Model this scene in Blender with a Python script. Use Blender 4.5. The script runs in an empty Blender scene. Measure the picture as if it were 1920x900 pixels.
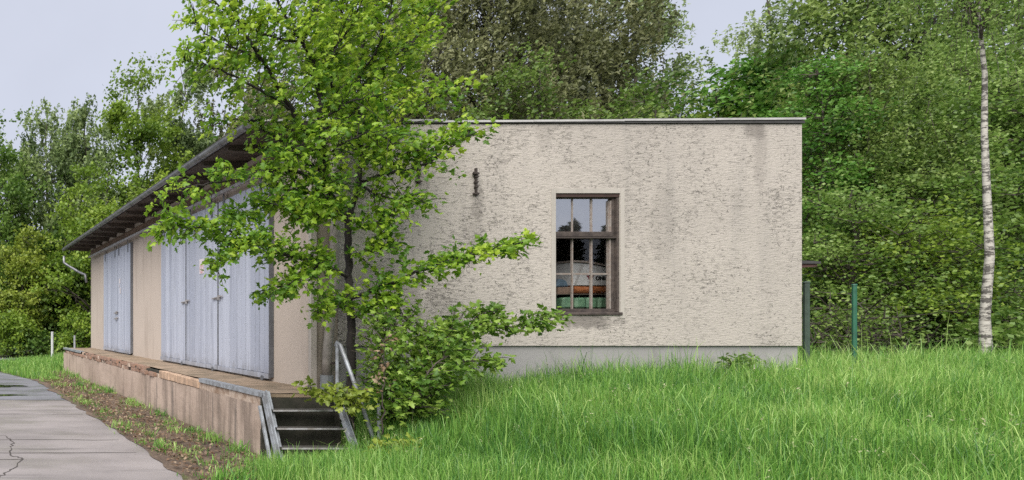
import bpy, math, random
import numpy as np
from mathutils import Vector

random.seed(7)
RNG = np.random.default_rng(7)
scene = bpy.context.scene
COL = scene.collection

# ------------------------------------------------------------------ camera
F, PX, PY, EYE = 1150.0, -85.0, 605.0, 1.65      # focal length and principal point of the rectified photograph (px of 1920x900)
cam_data = bpy.data.cameras.new("camera")
cam_data.sensor_width = 36.0
cam_data.lens = F / 1920 * 36
cam_data.shift_x = (960 - PX) / 1920
cam_data.shift_y = (PY - 450) / 1920
cam_data.clip_start = 0.05
cam_data.clip_end = 2000
cam = bpy.data.objects.new("camera", cam_data)
cam.location = (0, 0, EYE)
cam.rotation_euler = (math.radians(90), 0, 0)
COL.objects.link(cam)
scene.camera = cam

# ------------------------------------------------------------------ light
SUN_EL, SUN_AZ = math.radians(47), math.radians(219)     # azimuth clockwise from +Y
world = bpy.data.worlds.new("World")
scene.world = world
world.use_nodes = True
wn = world.node_tree.nodes; wl = world.node_tree.links
wn.clear()
sky = wn.new("ShaderNodeTexSky"); sky.sky_type = 'NISHITA'; sky.sun_disc = False
sky.sun_elevation = SUN_EL; sky.sun_rotation = SUN_AZ
sky.air_density = 1.0; sky.dust_density = 4.0
cloud = wn.new("ShaderNodeRGB"); cloud.outputs[0].default_value = (1.63, 1.70, 1.97, 1)     # the even grey cloud deck
mx = wn.new("ShaderNodeMix"); mx.data_type = 'RGBA'
mx.inputs[0].default_value = 0.95
tcw = wn.new("ShaderNodeTexCoord"); cn_ = wn.new("ShaderNodeTexNoise"); cn_.inputs["Scale"].default_value = 2.2; cn_.inputs["Detail"].default_value = 5
wl.new(tcw.outputs["Generated"], cn_.inputs["Vector"])
cr = wn.new("ShaderNodeMapRange"); cr.inputs[1].default_value = 0.3; cr.inputs[2].default_value = 0.7; cr.inputs[3].default_value = 0.93; cr.inputs[4].default_value = 1.07
wl.new(cn_.outputs["Fac"], cr.inputs[0])
vm = wn.new("ShaderNodeVectorMath"); vm.operation = 'SCALE'; wl.new(cloud.outputs[0], vm.inputs[0]); wl.new(cr.outputs[0], vm.inputs["Scale"])
wl.new(sky.outputs[0], mx.inputs[6]); wl.new(vm.outputs[0], mx.inputs[7])
bg = wn.new("ShaderNodeBackground"); bg.inputs[1].default_value = 0.10
wl.new(mx.outputs[2], bg.inputs[0])
wo = wn.new("ShaderNodeOutputWorld"); wl.new(bg.outputs[0], wo.inputs[0])

sun_d = bpy.data.lights.new("sun", 'SUN'); sun_d.energy = 1.5; sun_d.angle = math.radians(55); sun_d.color = (1.0, 0.96, 0.9)
sun = bpy.data.objects.new("sun", sun_d); COL.objects.link(sun)
sdir = Vector((math.sin(SUN_AZ) * math.cos(SUN_EL), math.cos(SUN_AZ) * math.cos(SUN_EL), math.sin(SUN_EL)))
sun.rotation_euler = sdir.to_track_quat('Z', 'Y').to_euler()
sun.location = (-5, -10, 20)

scene.view_settings.view_transform = 'Standard'
scene.view_settings.look = 'None'
scene.view_settings.gamma = 1
scene.view_settings.exposure = 2.0
scene.cycles.use_denoising = False
scene.cycles.max_bounces = 8
scene.cycles.transparent_max_bounces = 8
scene.cycles.diffuse_bounces = 4

# ------------------------------------------------------------------ helpers
def P(px, py, Y):
    """the point of the place that the photograph shows at pixel (px, py) at depth Y"""
    return np.array(((px - PX) / F * Y, Y, EYE - (py - PY) / F * Y))

class MB:
    """collects vertices and faces of one mesh"""
    def __init__(s): s.v = []; s.f = []
    def add(s, v, f):
        o = len(s.v); s.v += [tuple(map(float, p)) for p in v]; s.f += [tuple(int(i) + o for i in q) for q in f]; return s
    def box(s, x0, x1, y0, y1, z0, z1, j=0.0):
        vs = [(x, y, z) for z in (z0, z1) for y in (y0, y1) for x in (x0, x1)]
        if j: vs = [(a + random.uniform(-j, j), b + random.uniform(-j, j), c + random.uniform(-j, j)) for a, b, c in vs]
        return s.add(vs, [(0, 2, 3, 1), (4, 5, 7, 6), (0, 1, 5, 4), (2, 6, 7, 3), (0, 4, 6, 2), (1, 3, 7, 5)])
    def prism(s, poly, axis, a, b):
        """polygon in the two other axes, extruded along axis from a to b"""
        n = len(poly)
        def mk(p, t):
            if axis == 0: return (t, p[0], p[1])
            if axis == 1: return (p[0], t, p[1])
            return (p[0], p[1], t)
        vs = [mk(p, a) for p in poly] + [mk(p, b) for p in poly]
        fs = [tuple(range(n))[::-1], tuple(range(n, 2 * n))] + [(i, (i + 1) % n, n + (i + 1) % n, n + i) for i in range(n)]
        return s.add(vs, fs)
    def bar(s, p, q, w, t, up=(0, 0, 1)):
        """rectangular bar from p to q, w wide across, t thick along up"""
        p = np.array(p, float); q = np.array(q, float); d = q - p; d /= np.linalg.norm(d)
        u = np.array(up, float); sx = np.cross(d, u); sx /= np.linalg.norm(sx); u = np.cross(sx, d)
        vs = []
        for c in (p, q):
            for a, b in ((-1, -1), (1, -1), (1, 1), (-1, 1)): vs.append(c + sx * w / 2 * a + u * t / 2 * b)
        return s.add(vs, [(3, 2, 1, 0), (4, 5, 6, 7), (0, 1, 5, 4), (1, 2, 6, 5), (2, 3, 7, 6), (3, 0, 4, 7)])
    def tube(s, pts, radii, n=8, cap=True):
        v, f = tube(pts, radii, n); s.add(v, f)
        if cap:
            m = len(s.v) - len(v); k = len(pts) - 1
            s.f.append(tuple(m + i for i in range(n))[::-1]); s.f.append(tuple(m + k * n + i for i in range(n)))
        return s

def tube(pts, radii, n=6):
    pts = np.asarray(pts, float); k = len(pts)
    if np.isscalar(radii): radii = [radii] * k
    T = np.gradient(pts, axis=0); T /= np.maximum(np.linalg.norm(T, axis=1, keepdims=True), 1e-9)
    ref = np.array((0.13, 0.31, 1.0)) if abs(T[0, 2]) < 0.8 else np.array((1.0, 0.2, 0.05))
    ang = np.arange(n) / n * 2 * math.pi
    V = []
    for i in range(k):
        a = np.cross(T[i], ref); a /= max(np.linalg.norm(a), 1e-9); b = np.cross(T[i], a)
        V.append(pts[i] + radii[i] * (np.cos(ang)[:, None] * a + np.sin(ang)[:, None] * b))
    V = np.concatenate(V)
    Fc = [(i * n + j, i * n + (j + 1) % n, (i + 1) * n + (j + 1) % n, (i + 1) * n + j) for i in range(k - 1) for j in range(n)]
    return V, Fc

def fast_mesh(name, V, Fq, tint=None):
    me = bpy.data.meshes.new(name)
    V = np.asarray(V, np.float32); Fq = np.asarray(Fq, np.int32); m, k = Fq.shape
    me.vertices.add(len(V)); me.vertices.foreach_set("co", V.ravel())
    me.loops.add(m * k); me.loops.foreach_set("vertex_index", Fq.ravel())
    me.polygons.add(m); me.polygons.foreach_set("loop_start", np.arange(m, dtype=np.int32) * k)
    if tint is not None:
        a = me.attributes.new("tint", 'FLOAT', 'POINT'); a.data.foreach_set("value", np.asarray(tint, np.float32))
    me.update(); me.validate()
    return me

def tag(o, label=None, cat=None, group=None, kind=None):
    if label: o["label"] = label
    if cat: o["category"] = cat
    if group: o["group"] = group
    if kind: o["kind"] = kind
    return o

def thing(name, loc, label, cat, group=None):
    o = bpy.data.objects.new(name, None); o.empty_display_size = 0.2
    o.location = tuple(map(float, loc)); COL.objects.link(o)
    return tag(o, label, cat, group)

def root_of(o):
    while o.parent: o = o.parent
    return o

def part(name, geo, mat, parent=None, label=None, kind=None, bevel=0.0, smooth=False):
    """geo (world coordinates) as one mesh object under parent"""
    off = np.array(root_of(parent).location) if parent else np.zeros(3)
    if isinstance(geo, bpy.types.Mesh): me = geo
    else:
        me = bpy.data.meshes.new(name)
        me.from_pydata([tuple(np.array(p) - off) for p in geo.v], [], geo.f); me.update()
    if mat and not me.materials: me.materials.append(mat)
    o = bpy.data.objects.new(name, me); COL.objects.link(o)
    if parent: o.parent = parent
    if bevel:
        b = o.modifiers.new("bevel", 'BEVEL'); b.width = bevel; b.segments = 1; b.limit_method = 'ANGLE'
    if smooth: me.polygons.foreach_set("use_smooth", [True] * len(me.polygons))
    if label: o["label"] = label
    if kind: o["kind"] = kind
    return o

# ------------------------------------------------------------------ materials
def new_mat(name):
    m = bpy.data.materials.new(name); m.use_nodes = True
    nt = m.node_tree; b = nt.nodes["Principled BSDF"]
    return m, nt, b

class NT:
    """small node helper working in world position"""
    def __init__(s, nt):
        s.nt = nt; s.N = nt.nodes; s.L = nt.links
        s.pos = s.N.new("ShaderNodeNewGeometry").outputs["Position"]
    def mapped(s, sc, loc=(0, 0, 0)):
        m = s.N.new("ShaderNodeMapping"); m.inputs["Scale"].default_value = sc; m.inputs["Location"].default_value = loc
        s.L.new(s.pos, m.inputs[0]); return m.outputs[0]
    def noise(s, sc, scale=1.0, detail=4, rough=0.55, loc=(0, 0, 0), dist=0.0):
        n = s.N.new("ShaderNodeTexNoise"); n.inputs["Scale"].default_value = scale; n.inputs["Detail"].default_value = detail
        n.inputs["Roughness"].default_value = rough; n.inputs["Distortion"].default_value = dist
        s.L.new(s.mapped(sc, loc), n.inputs["Vector"]); return n.outputs["Fac"]
    def ramp(s, v, a, b, x=0.0, y=1.0):
        r = s.N.new("ShaderNodeMapRange"); r.interpolation_type = 'SMOOTHSTEP'
        for i, k in enumerate((a, b, x, y)): r.inputs[i + 1].default_value = k
        s.L.new(v, r.inputs[0]); return r.outputs[0]
    def mix(s, f, a, b):
        m = s.N.new("ShaderNodeMix"); m.data_type = 'RGBA'
        for i, k in ((0, f), (6, a), (7, b)):
            if isinstance(k, (int, float)): m.inputs[i].default_value = k
            elif isinstance(k, tuple): m.inputs[i].default_value = (*k, 1)
            else: s.L.new(k, m.inputs[i])
        return m.outputs[2]
    def math(s, op, a, b=0.0):
        m = s.N.new("ShaderNodeMath"); m.operation = op
        for i, k in ((0, a), (1, b)):
            if isinstance(k, (int, float)): m.inputs[i].default_value = k
            else: s.L.new(k, m.inputs[i])
        return m.outputs[0]
    def xyz(s):
        x = s.N.new("ShaderNodeSeparateXYZ"); s.L.new(s.pos, x.inputs[0]); return x.outputs
    def bump(s, h, strength, dist, b):
        n = s.N.new("ShaderNodeBump"); n.inputs["Strength"].default_value = strength; n.inputs["Distance"].default_value = dist
        s.L.new(h, n.inputs["Height"]); s.L.new(n.outputs[0], b.inputs["Normal"])

def spot(t, cx, cz, rx, rz, soft=0.5):
    """a stain of its own shape round the wall point (cx, cz)"""
    x, y, z = t.xyz()
    dx = t.math('MULTIPLY', t.math('SUBTRACT', x, cx), 1 / rx); dz = t.math('MULTIPLY', t.math('SUBTRACT', z, cz), 1 / rz)
    r = t.math('SQRT', t.math('ADD', t.math('MULTIPLY', dx, dx), t.math('MULTIPLY', dz, dz)))
    r = t.math('ADD', r, t.math('MULTIPLY', t.math('SUBTRACT', t.noise((7, 1, 5), 1, 5), 0.5), 1.3))
    return t.ramp(r, 1.0, soft, 0, 1)

def simple(name, col, rough=0.7, var=0.25, scale=6.0, bump=0.15, metal=0.0, col2=None, dist=0.01, stretch=(1, 1, 1)):
    m, nt, b = new_mat(name); t = NT(nt)
    sc = tuple(scale * k for k in stretch)
    n = t.noise(sc, 1, 6, 0.6); n2 = t.noise(tuple(k * 5.3 for k in sc), 1, 4, 0.6)
    c2 = col2 or tuple(c * (1 - var) for c in col)
    c = t.mix(t.ramp(n, 0.35, 0.68), col, c2)
    c = t.mix(t.ramp(n2, 0.5, 0.75, 0, 0.35), c, tuple(k * 0.7 for k in c2))
    nt.links.new(c, b.inputs["Base Color"])
    b.inputs["Roughness"].default_value = rough; b.inputs["Metallic"].default_value = metal
    if bump: t.bump(n2, bump, dist, b)
    return m

def leaf_mat(name, dark, mid, light, trans=0.35, rough=0.5):
    m, nt, b = new_mat(name)
    a = nt.nodes.new("ShaderNodeAttribute"); a.attribute_name = "tint"
    r = nt.nodes.new("ShaderNodeValToRGB"); e = r.color_ramp.elements
    e[0].position = 0.1; e[0].color = (*dark, 1); e[1].position = 0.9; e[1].color = (*light, 1)
    k = e.new(0.5); k.color = (*mid, 1)
    nt.links.new(a.outputs["Fac"], r.inputs[0])
    nt.links.new(r.outputs[0], b.inputs["Base Color"]); b.inputs["Roughness"].default_value = rough
    b.inputs["Specular IOR Level"].default_value = 0.5
    tr = nt.nodes.new("ShaderNodeBsdfTranslucent"); nt.links.new(r.outputs[0], tr.inputs[0])
    mixs = nt.nodes.new("ShaderNodeMixShader"); mixs.inputs[0].default_value = trans
    nt.links.new(b.outputs[0], mixs.inputs[1]); nt.links.new(tr.outputs[0], mixs.inputs[2])
    nt.links.new(mixs.outputs[0], nt.nodes["Material Output"].inputs[0])
    return m

def gable_plaster():
    m, nt, b = new_mat("scraped_plaster"); t = NT(nt)
    x, y, z = t.xyz()
    big = t.noise((0.5, 1, 0.6), 1, 4)
    streak = t.noise((3.5, 1, 0.25), 1, 5, 0.6)
    c = t.mix(t.ramp(big, 0.35, 0.7), (0.468, 0.424, 0.381), (0.41, 0.372, 0.335))
    c = t.mix(t.ramp(streak, 0.48, 0.72, 0, 0.6), c, (0.325, 0.298, 0.272))
    # short horizontal scrape marks and pits that hold dirt
    scr = t.noise((8, 8, 42), 1, 5, 0.72, dist=0.35)
    pit = t.noise((19, 19, 34), 1, 6, 0.85, loc=(3, 1, 5))
    dens = t.math('ADD', t.math('MULTIPLY', t.noise((1.3, 1, 0.8), 1, 5), 0.36), -0.18)
    # dirtier towards the tree end
    dens = t.math('ADD', dens, t.ramp(x, 8.2, 5.2, 0.0, 0.045))
    s1 = t.ramp(t.math('ADD', scr, dens), 0.57, 0.74)
    p1 = t.ramp(t.math('ADD', pit, t.math('MULTIPLY', dens, 0.6)), 0.575, 0.67)
    c = t.mix(t.math('MULTIPLY', s1, 0.27), c, (0.19, 0.165, 0.14))
    c = t.mix(t.math('MULTIPLY', p1, 0.66), c, (0.12, 0.106, 0.094))
    for (px, py, rx, rz, f) in ((1418, 243, 0.17, 0.17, 0.6), (1425, 290, 0.12, 0.55, 0.28), (895, 375, 0.10, 0.35, 0.4), (890, 440, 0.16, 0.5, 0.2), (1100, 602, 0.5, 0.12, 0.8), (1240, 420, 0.2, 0.7, 0.18), (1020, 250, 0.15, 0.3, 0.25), (790, 340, 0.12, 0.35, 0.4), (690, 560, 0.9, 0.7, 0.35)):
        q = P(px, py, 7.92)
        c = t.mix(t.math('MULTIPLY', spot(t, q[0], q[2], rx, rz), f), c, (0.17, 0.15, 0.135))
    nt.links.new(c, b.inputs["Base Color"]); b.inputs["Roughness"].default_value = 0.95
    h = t.math('SUBTRACT', t.math('MULTIPLY', t.noise((14, 14, 60), 1, 6, 0.7), 0.7), t.math('ADD', t.math('MULTIPLY', p1, 0.6), t.math('MULTIPLY', s1, 0.4)))
    t.bump(h, 0.8, 0.02, b)
    return m

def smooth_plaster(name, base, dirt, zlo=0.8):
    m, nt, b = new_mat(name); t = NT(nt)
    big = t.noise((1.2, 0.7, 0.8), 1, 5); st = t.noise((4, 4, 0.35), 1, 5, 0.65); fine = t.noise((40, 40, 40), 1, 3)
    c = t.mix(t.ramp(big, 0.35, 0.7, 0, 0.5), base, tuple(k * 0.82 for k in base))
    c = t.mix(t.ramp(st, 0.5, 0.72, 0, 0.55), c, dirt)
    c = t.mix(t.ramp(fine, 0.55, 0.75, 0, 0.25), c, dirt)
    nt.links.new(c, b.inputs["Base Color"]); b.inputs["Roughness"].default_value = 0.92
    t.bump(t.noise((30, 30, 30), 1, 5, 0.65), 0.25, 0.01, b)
    return m

def dock_plaster():
    m, nt, b = new_mat("stained_dock_render"); t = NT(nt)
    x, y, z = t.xyz()
    big = t.noise((1, 0.8, 1.4), 1, 5, 0.6)
    c = t.mix(t.ramp(big, 0.35, 0.68), (0.41, 0.32, 0.262), (0.305, 0.232, 0.185))
    # water runs: streaks that grow towards the near end
    near = t.ramp(y, 14.0, 8.0, 0.0, 0.10)
    st = t.math('ADD', t.noise((5, 5.5, 0.5), 1, 5, 0.65), near)
    c = t.mix(t.ramp(st, 0.52, 0.70, 0, 0.75), c, (0.17, 0.13, 0.105))
    st2 = t.noise((9, 9, 0.8), 1, 4, 0.6, loc=(4, 2, 9))
    c = t.mix(t.ramp(st2, 0.62, 0.72, 0, 0.6), c, (0.11, 0.085, 0.07))
    for yy, w in ((10.3, 0.05), (11.1, 0.05), (8.7, 0.03), (8.0, 0.05)):
        d = t.math('ABSOLUTE', t.math('ADD', t.math('SUBTRACT', y, yy), t.math('MULTIPLY', t.math('SUBTRACT', t.noise((2, 2, 5), 1, 3), 0.5), 0.05)))
        k = t.math('MULTIPLY', t.ramp(d, w, 0.0), t.ramp(z, 0.72, 0.45, 0.1, 0.75))
        c = t.mix(k, c, (0.10, 0.085, 0.075))
    # damp green foot
    foot = t.math('ADD', t.math('MULTIPLY', z, -2.2), t.noise((3, 3, 3), 1, 4))
    c = t.mix(t.ramp(foot, 0.15, 0.55, 0, 0.6), c, (0.15, 0.145, 0.085))
    sp = t.noise((22, 22, 22), 1, 4, 0.7)
    c = t.mix(t.ramp(sp, 0.60, 0.70, 0, 0.5), c, (0.45, 0.39, 0.335))
    nt.links.new(c, b.inputs["Base Color"]); b.inputs["Roughness"].default_value = 0.9
    t.bump(t.math('ADD', t.noise((12, 12, 12), 1, 6, 0.65), t.math('MULTIPLY', big, 1.5)), 0.5, 0.02, b)
    return m

def door_paint():
    m, nt, b = new_mat("faded_blue_door_paint"); t = NT(nt)
    oi = nt.nodes.new("ShaderNodeObjectInfo")
    st = t.noise((14, 14, 0.7), 1, 5, 0.65); big = t.noise((1, 1, 1), 1, 4)
    c = t.mix(oi.outputs["Random"], (0.42, 0.448, 0.53), (0.30, 0.325, 0.40))
    c = t.mix(t.ramp(st, 0.5, 0.72, 0, 0.6), c, (0.20, 0.215, 0.265))
    c = t.mix(t.ramp(big, 0.5, 0.75, 0, 0.4), c, (0.37, 0.39, 0.45))
    zz0 = t.xyz()[2]
    foot = t.math('ADD', t.math('MULTIPLY', t.math('SUBTRACT', zz0, 0.84), -1.6), t.noise((9, 9, 3), 1, 5))
    c = t.mix(t.ramp(foot, 0.15, 0.6, 0, 0.55), c, (0.155, 0.145, 0.135))
    gr = t.noise((60, 60, 2.5), 1, 4, 0.7)
    c = t.mix(t.ramp(gr, 0.62, 0.72, 0, 0.55), c, (0.15, 0.145, 0.15))
    nt.links.new(c, b.inputs["Base Color"]); b.inputs["Roughness"].default_value = 0.6
    t.bump(gr, 0.2, 0.004, b)
    return m

def road_mat(name, base, alt, wet=0.5):
    m, nt, b = new_mat(name); t = NT(nt)
    big = t.noise((0.5, 0.9, 1), 1, 5, 0.6); fine = t.noise((70, 70, 70), 1, 3)
    st = t.noise((0.45, 3.6, 1), 1, 5, 0.6, loc=(2, 3, 0))
    c = t.mix(t.ramp(big, 0.35, 0.7), base, alt)
    c = t.mix(t.ramp(st, 0.56, 0.72, 0, 0.55), c, tuple(k * 0.42 for k in alt))
    c = t.mix(t.ramp(fine, 0.5, 0.72, 0, 0.3), c, tuple(k * 0.5 for k in alt))
    nt.links.new(c, b.inputs["Base Color"])
    w = t.noise((0.7, 1.6, 1), 1, 4, 0.55, loc=(7, 1, 0))
    r = t.ramp(w, 0.40, 0.62, 0.62, 0.62 - wet)
    nt.links.new(r, b.inputs["Roughness"])
    t.bump(t.math('ADD', fine, big), 0.12, 0.006, b)
    return m

def ground_mat():
    m, nt, b = new_mat("soil_and_roots"); t = NT(nt)
    n = t.noise((1.5, 1.5, 1.5), 1, 6, 0.65); n2 = t.noise((25, 25, 25), 1, 4, 0.65)
    c = t.mix(t.ramp(n, 0.4, 0.65), (0.045, 0.07, 0.018), (0.07, 0.055, 0.03))
    c = t.mix(t.ramp(n2, 0.45, 0.7, 0, 0.6), c, (0.03, 0.028, 0.015))
    nt.links.new(c, b.inputs["Base Color"]); b.inputs["Roughness"].default_value = 0.95
    t.bump(n2, 0.6, 0.03, b)
    return m

def dirt_mat():
    m, nt, b = new_mat("mossy_dirt"); t = NT(nt)
    n = t.noise((2.2, 1.2, 2), 1, 6, 0.65); n2 = t.noise((28, 28, 28), 1, 5, 0.7); n3 = t.noise((3, 1.6, 2), 1, 5, 0.6, loc=(5, 5, 5))
    c = t.mix(t.ramp(n, 0.38, 0.66), (0.15, 0.105, 0.075), (0.075, 0.052, 0.038))
    c = t.mix(t.ramp(n3, 0.52, 0.66, 0, 0.85), c, (0.075, 0.085, 0.022))
    c = t.mix(t.ramp(n2, 0.56, 0.68, 0, 0.7), c, (0.27, 0.205, 0.155))
    c = t.mix(t.ramp(n2, 0.46, 0.34, 0, 0.7), c, (0.03, 0.022, 0.016))
    nt.links.new(c, b.inputs["Base Color"]); b.inputs["Roughness"].default_value = 0.95
    t.bump(n2, 0.8, 0.03, b)
    return m

def birch_bark():
    m, nt, b = new_mat("birch_bark"); t = NT(nt)
    n = t.noise((7, 7, 11), 1, 6, 0.75); l = t.noise((4, 4, 34), 1, 4, 0.65)
    c = t.mix(t.ramp(l, 0.52, 0.62), (0.40, 0.38, 0.34), (0.12, 0.105, 0.09))
    c = t.mix(t.ramp(n, 0.49, 0.56, 0, 0.92), c, (0.05, 0.045, 0.04))
    nt.links.new(c, b.inputs["Base Color"]); b.inputs["Roughness"].default_value = 0.8
    t.bump(n, 0.4, 0.02, b)
    return m

def glass_mat(name, refl, tint=(1, 1, 1), dirt=0.0):
    m, nt, b = new_mat(name); nt.nodes.remove(b)
    tr = nt.nodes.new("ShaderNodeBsdfTransparent"); tr.inputs[0].default_value = (*tint, 1)
    gl = nt.nodes.new("ShaderNodeBsdfGlossy"); gl.inputs["Roughness"].default_value = 0.015; gl.inputs[0].default_value = (0.95, 0.97, 1, 1)
    fr = nt.nodes.new("ShaderNodeFresnel"); fr.inputs[0].default_value = 1.45
    ad = nt.nodes.new("ShaderNodeMath"); ad.operation = 'ADD'; ad.use_clamp = True; ad.inputs[1].default_value = refl
    gm = nt.nodes.new("ShaderNodeNewGeometry"); inv = nt.nodes.new("ShaderNodeMath"); inv.operation = 'SUBTRACT'; inv.inputs[0].default_value = 1.0
    nt.links.new(gm.outputs["Backfacing"], inv.inputs[1])      # the inner face of the pane adds no second mirror image
    nt.links.new(fr.outputs[0], ad.inputs[0])
    fm = nt.nodes.new("ShaderNodeMath"); fm.operation = 'MULTIPLY'; nt.links.new(ad.outputs[0], fm.inputs[0]); nt.links.new(inv.outputs[0], fm.inputs[1]); ad = fm
    mi = nt.nodes.new("ShaderNodeMixShader"); nt.links.new(ad.outputs[0], mi.inputs[0])
    nt.links.new(tr.outputs[0], mi.inputs[1]); nt.links.new(gl.outputs[0], mi.inputs[2])
    out = mi.outputs[0]
    if dirt:
        t = NT(nt); d = nt.nodes.new("ShaderNodeBsdfDiffuse"); d.inputs[0].default_value = (0.4, 0.38, 0.36, 1)
        m2 = nt.nodes.new("ShaderNodeMixShader"); nt.links.new(t.ramp(t.noise((5, 5, 5), 1, 5), 0.4, 0.75, 0.02, dirt), m2.inputs[0])
        nt.links.new(out, m2.inputs[1]); nt.links.new(d.outputs[0], m2.inputs[2]); out = m2.outputs[0]
    nt.links.new(out, nt.nodes["Material Output"].inputs[0])
    return m

M = dict(
    gable=gable_plaster(),
    side=smooth_plaster("pinkish_smooth_plaster", (0.465, 0.398, 0.342), (0.28, 0.23, 0.19)),
    trim=smooth_plaster("pale_trim_plaster", (0.43, 0.395, 0.355), (0.26, 0.235, 0.21)),
    pilaster=smooth_plaster("dark_taupe_plaster", (0.27, 0.235, 0.19), (0.12, 0.105, 0.085)),  # taupe base, darker than the gable and side plaster
    plinth=smooth_plaster("grey_cement_plinth", (0.30, 0.29, 0.285), (0.17, 0.16, 0.155)),
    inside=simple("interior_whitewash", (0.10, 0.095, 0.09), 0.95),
    dock=dock_plaster(),
    slab=simple("mossy_dock_slab", (0.30, 0.22, 0.155), 0.9, scale=3, col2=(0.15, 0.115, 0.075), bump=0.5),
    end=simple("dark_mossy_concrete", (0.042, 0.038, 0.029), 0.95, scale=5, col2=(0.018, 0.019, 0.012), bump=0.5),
    brick=simple("weathered_brick", (0.30, 0.17, 0.115), 0.9, scale=9, col2=(0.20, 0.145, 0.115), bump=0.5),
    mortar=simple("crumbling_mortar", (0.47, 0.38, 0.31), 0.95, scale=8, col2=(0.25, 0.17, 0.12), bump=0.6),
    orange=simple("worn_orange_edge", (0.47, 0.325, 0.225), 0.9, scale=7, col2=(0.30, 0.21, 0.15), bump=0.6),
    door=door_paint(),
    treads=simple("dirty_dark_treads", (0.06, 0.056, 0.05), 0.85, scale=9),
    gap=simple("dark_door_backing", (0.045, 0.043, 0.045), 0.9),
    darksteel=simple("dark_grey_steel", (0.115, 0.12, 0.135), 0.55, scale=8),
    rail=simple("grey_painted_steel", (0.36, 0.355, 0.37), 0.5, scale=9, col2=(0.22, 0.20, 0.19)),
    steel=simple("galvanised_blue_steel", (0.36, 0.385, 0.42), 0.5, scale=10, col2=(0.21, 0.215, 0.225), metal=0.3),
    zinc=simple("weathered_zinc", (0.27, 0.275, 0.29), 0.45, scale=7, col2=(0.15, 0.155, 0.165), metal=0.5),
    flash=simple("pale_metal_flashing", (0.58, 0.56, 0.54), 0.45, scale=3, metal=0.3),
    bitumen=simple("roofing_felt", (0.055, 0.053, 0.053), 0.85, scale=8),
    darkwood=simple("dark_eave_wood", (0.085, 0.066, 0.054), 0.85, scale=4, col2=(0.045, 0.035, 0.028), stretch=(1, 6, 6)),
    brownwood=simple("brown_header_wood", (0.19, 0.125, 0.088), 0.85, scale=4, col2=(0.12, 0.08, 0.058), stretch=(5, 0.7, 5)),
    winwood=simple("peeling_window_wood", (0.078, 0.060, 0.051), 0.8, scale=14, col2=(0.036, 0.027, 0.024), stretch=(1, 1, 1), bump=0.5),
    muntin=simple("flaking_pale_putty", (0.25, 0.22, 0.20), 0.8, scale=28, col2=(0.20, 0.155, 0.13), bump=0.4),
    lintel=simple("red_brown_lintel", (0.055, 0.030, 0.024), 0.8, scale=10),
    rust=simple("rust_brown", (0.055, 0.042, 0.036), 0.85, scale=30, bump=0.4),
    pipe=simple("grey_downpipe", (0.30, 0.275, 0.245), 0.6, scale=8, col2=(0.19, 0.17, 0.15)),
    pipefoot=simple("cast_iron_pipe_foot", (0.20, 0.215, 0.225), 0.6, scale=8),
    road=road_mat("wet_pinkish_concrete", (0.285, 0.257, 0.25), (0.20, 0.18, 0.176), 0.28),
    asphalt=road_mat("wet_blue_grey_asphalt", (0.20, 0.20, 0.225), (0.14, 0.14, 0.155), 0.34),
    water=simple("puddle_water", (0.03, 0.03, 0.028), 0.04, bump=0),
    crack=simple("dark_crack", (0.06, 0.052, 0.047), 0.95),
    ground=ground_mat(), dirt=dirt_mat(),
    bark=simple("dark_wet_bark", (0.030, 0.024, 0.020), 0.85, scale=12, col2=(0.016, 0.013, 0.011), stretch=(1, 1, 0.3), bump=0.8, dist=0.02),
    greybark=simple("grey_brown_bark", (0.085, 0.07, 0.056), 0.9, scale=9, col2=(0.045, 0.038, 0.03), stretch=(1, 1, 0.3), bump=0.8, dist=0.02),
    birch=birch_bark(),
    greenpost=simple("green_painted_post", (0.022, 0.12, 0.07), 0.6, scale=9, col2=(0.016, 0.075, 0.047)),
    dullgreen=simple("dull_green_post", (0.055, 0.085, 0.065), 0.7, scale=9),
    canopy=simple("dark_red_canopy", (0.10, 0.045, 0.04), 0.7, scale=8),
    whitepost=simple("white_post_paint", (0.5, 0.5, 0.51), 0.6, scale=6, col2=(0.42, 0.42, 0.43)),
    white=simple("white_sheet_metal", (0.46, 0.46, 0.46), 0.5, scale=5, col2=(0.36, 0.36, 0.36)),
    paper=simple("faded_notice", (0.66, 0.63, 0.64), 0.7, scale=30, col2=(0.52, 0.46, 0.48)),
    fadedred=simple("faded_red_print", (0.55, 0.30, 0.32), 0.7, scale=30),
    emblem=simple("dark_red_print", (0.13, 0.02, 0.018), 0.6), ink=simple("black_print", (0.015, 0.015, 0.016), 0.6),
    orangebox=simple("orange_brown_wood", (0.36, 0.13, 0.045), 0.6, scale=12, col2=(0.16, 0.045, 0.015), stretch=(1, 4, 4)),
    greenbag=simple("pale_green_plastic", (0.12, 0.22, 0.13), 0.45, scale=7, col2=(0.07, 0.15, 0.09)),
    bluebox=simple("dark_blue_cloth", (0.07, 0.11, 0.15), 0.8, scale=7),
    bench=simple("old_bench_wood", (0.09, 0.07, 0.055), 0.8, scale=7),
    pane_hi=glass_mat("reflecting_glass", 0.44, dirt=0.06),
    pane_lo=glass_mat("old_clear_glass", 0.0),
)

# ------------------------------------------------------------------ terrain
def sstep(a, b, x):
    t = np.clip((np.asarray(x, float) - a) / (b - a), 0, 1); return t * t * (3 - 2 * t)

def wob(x, y):
    return np.sin(x * 1.9 + 0.7 * y) * np.sin(y * 2.3 - 0.4 * x + 1.1) * 0.5 + np.sin(x * 4.7 - y * 3.1) * 0.25 + np.sin(x * 0.63 + y * 0.41 + 2) * 0.5

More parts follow.
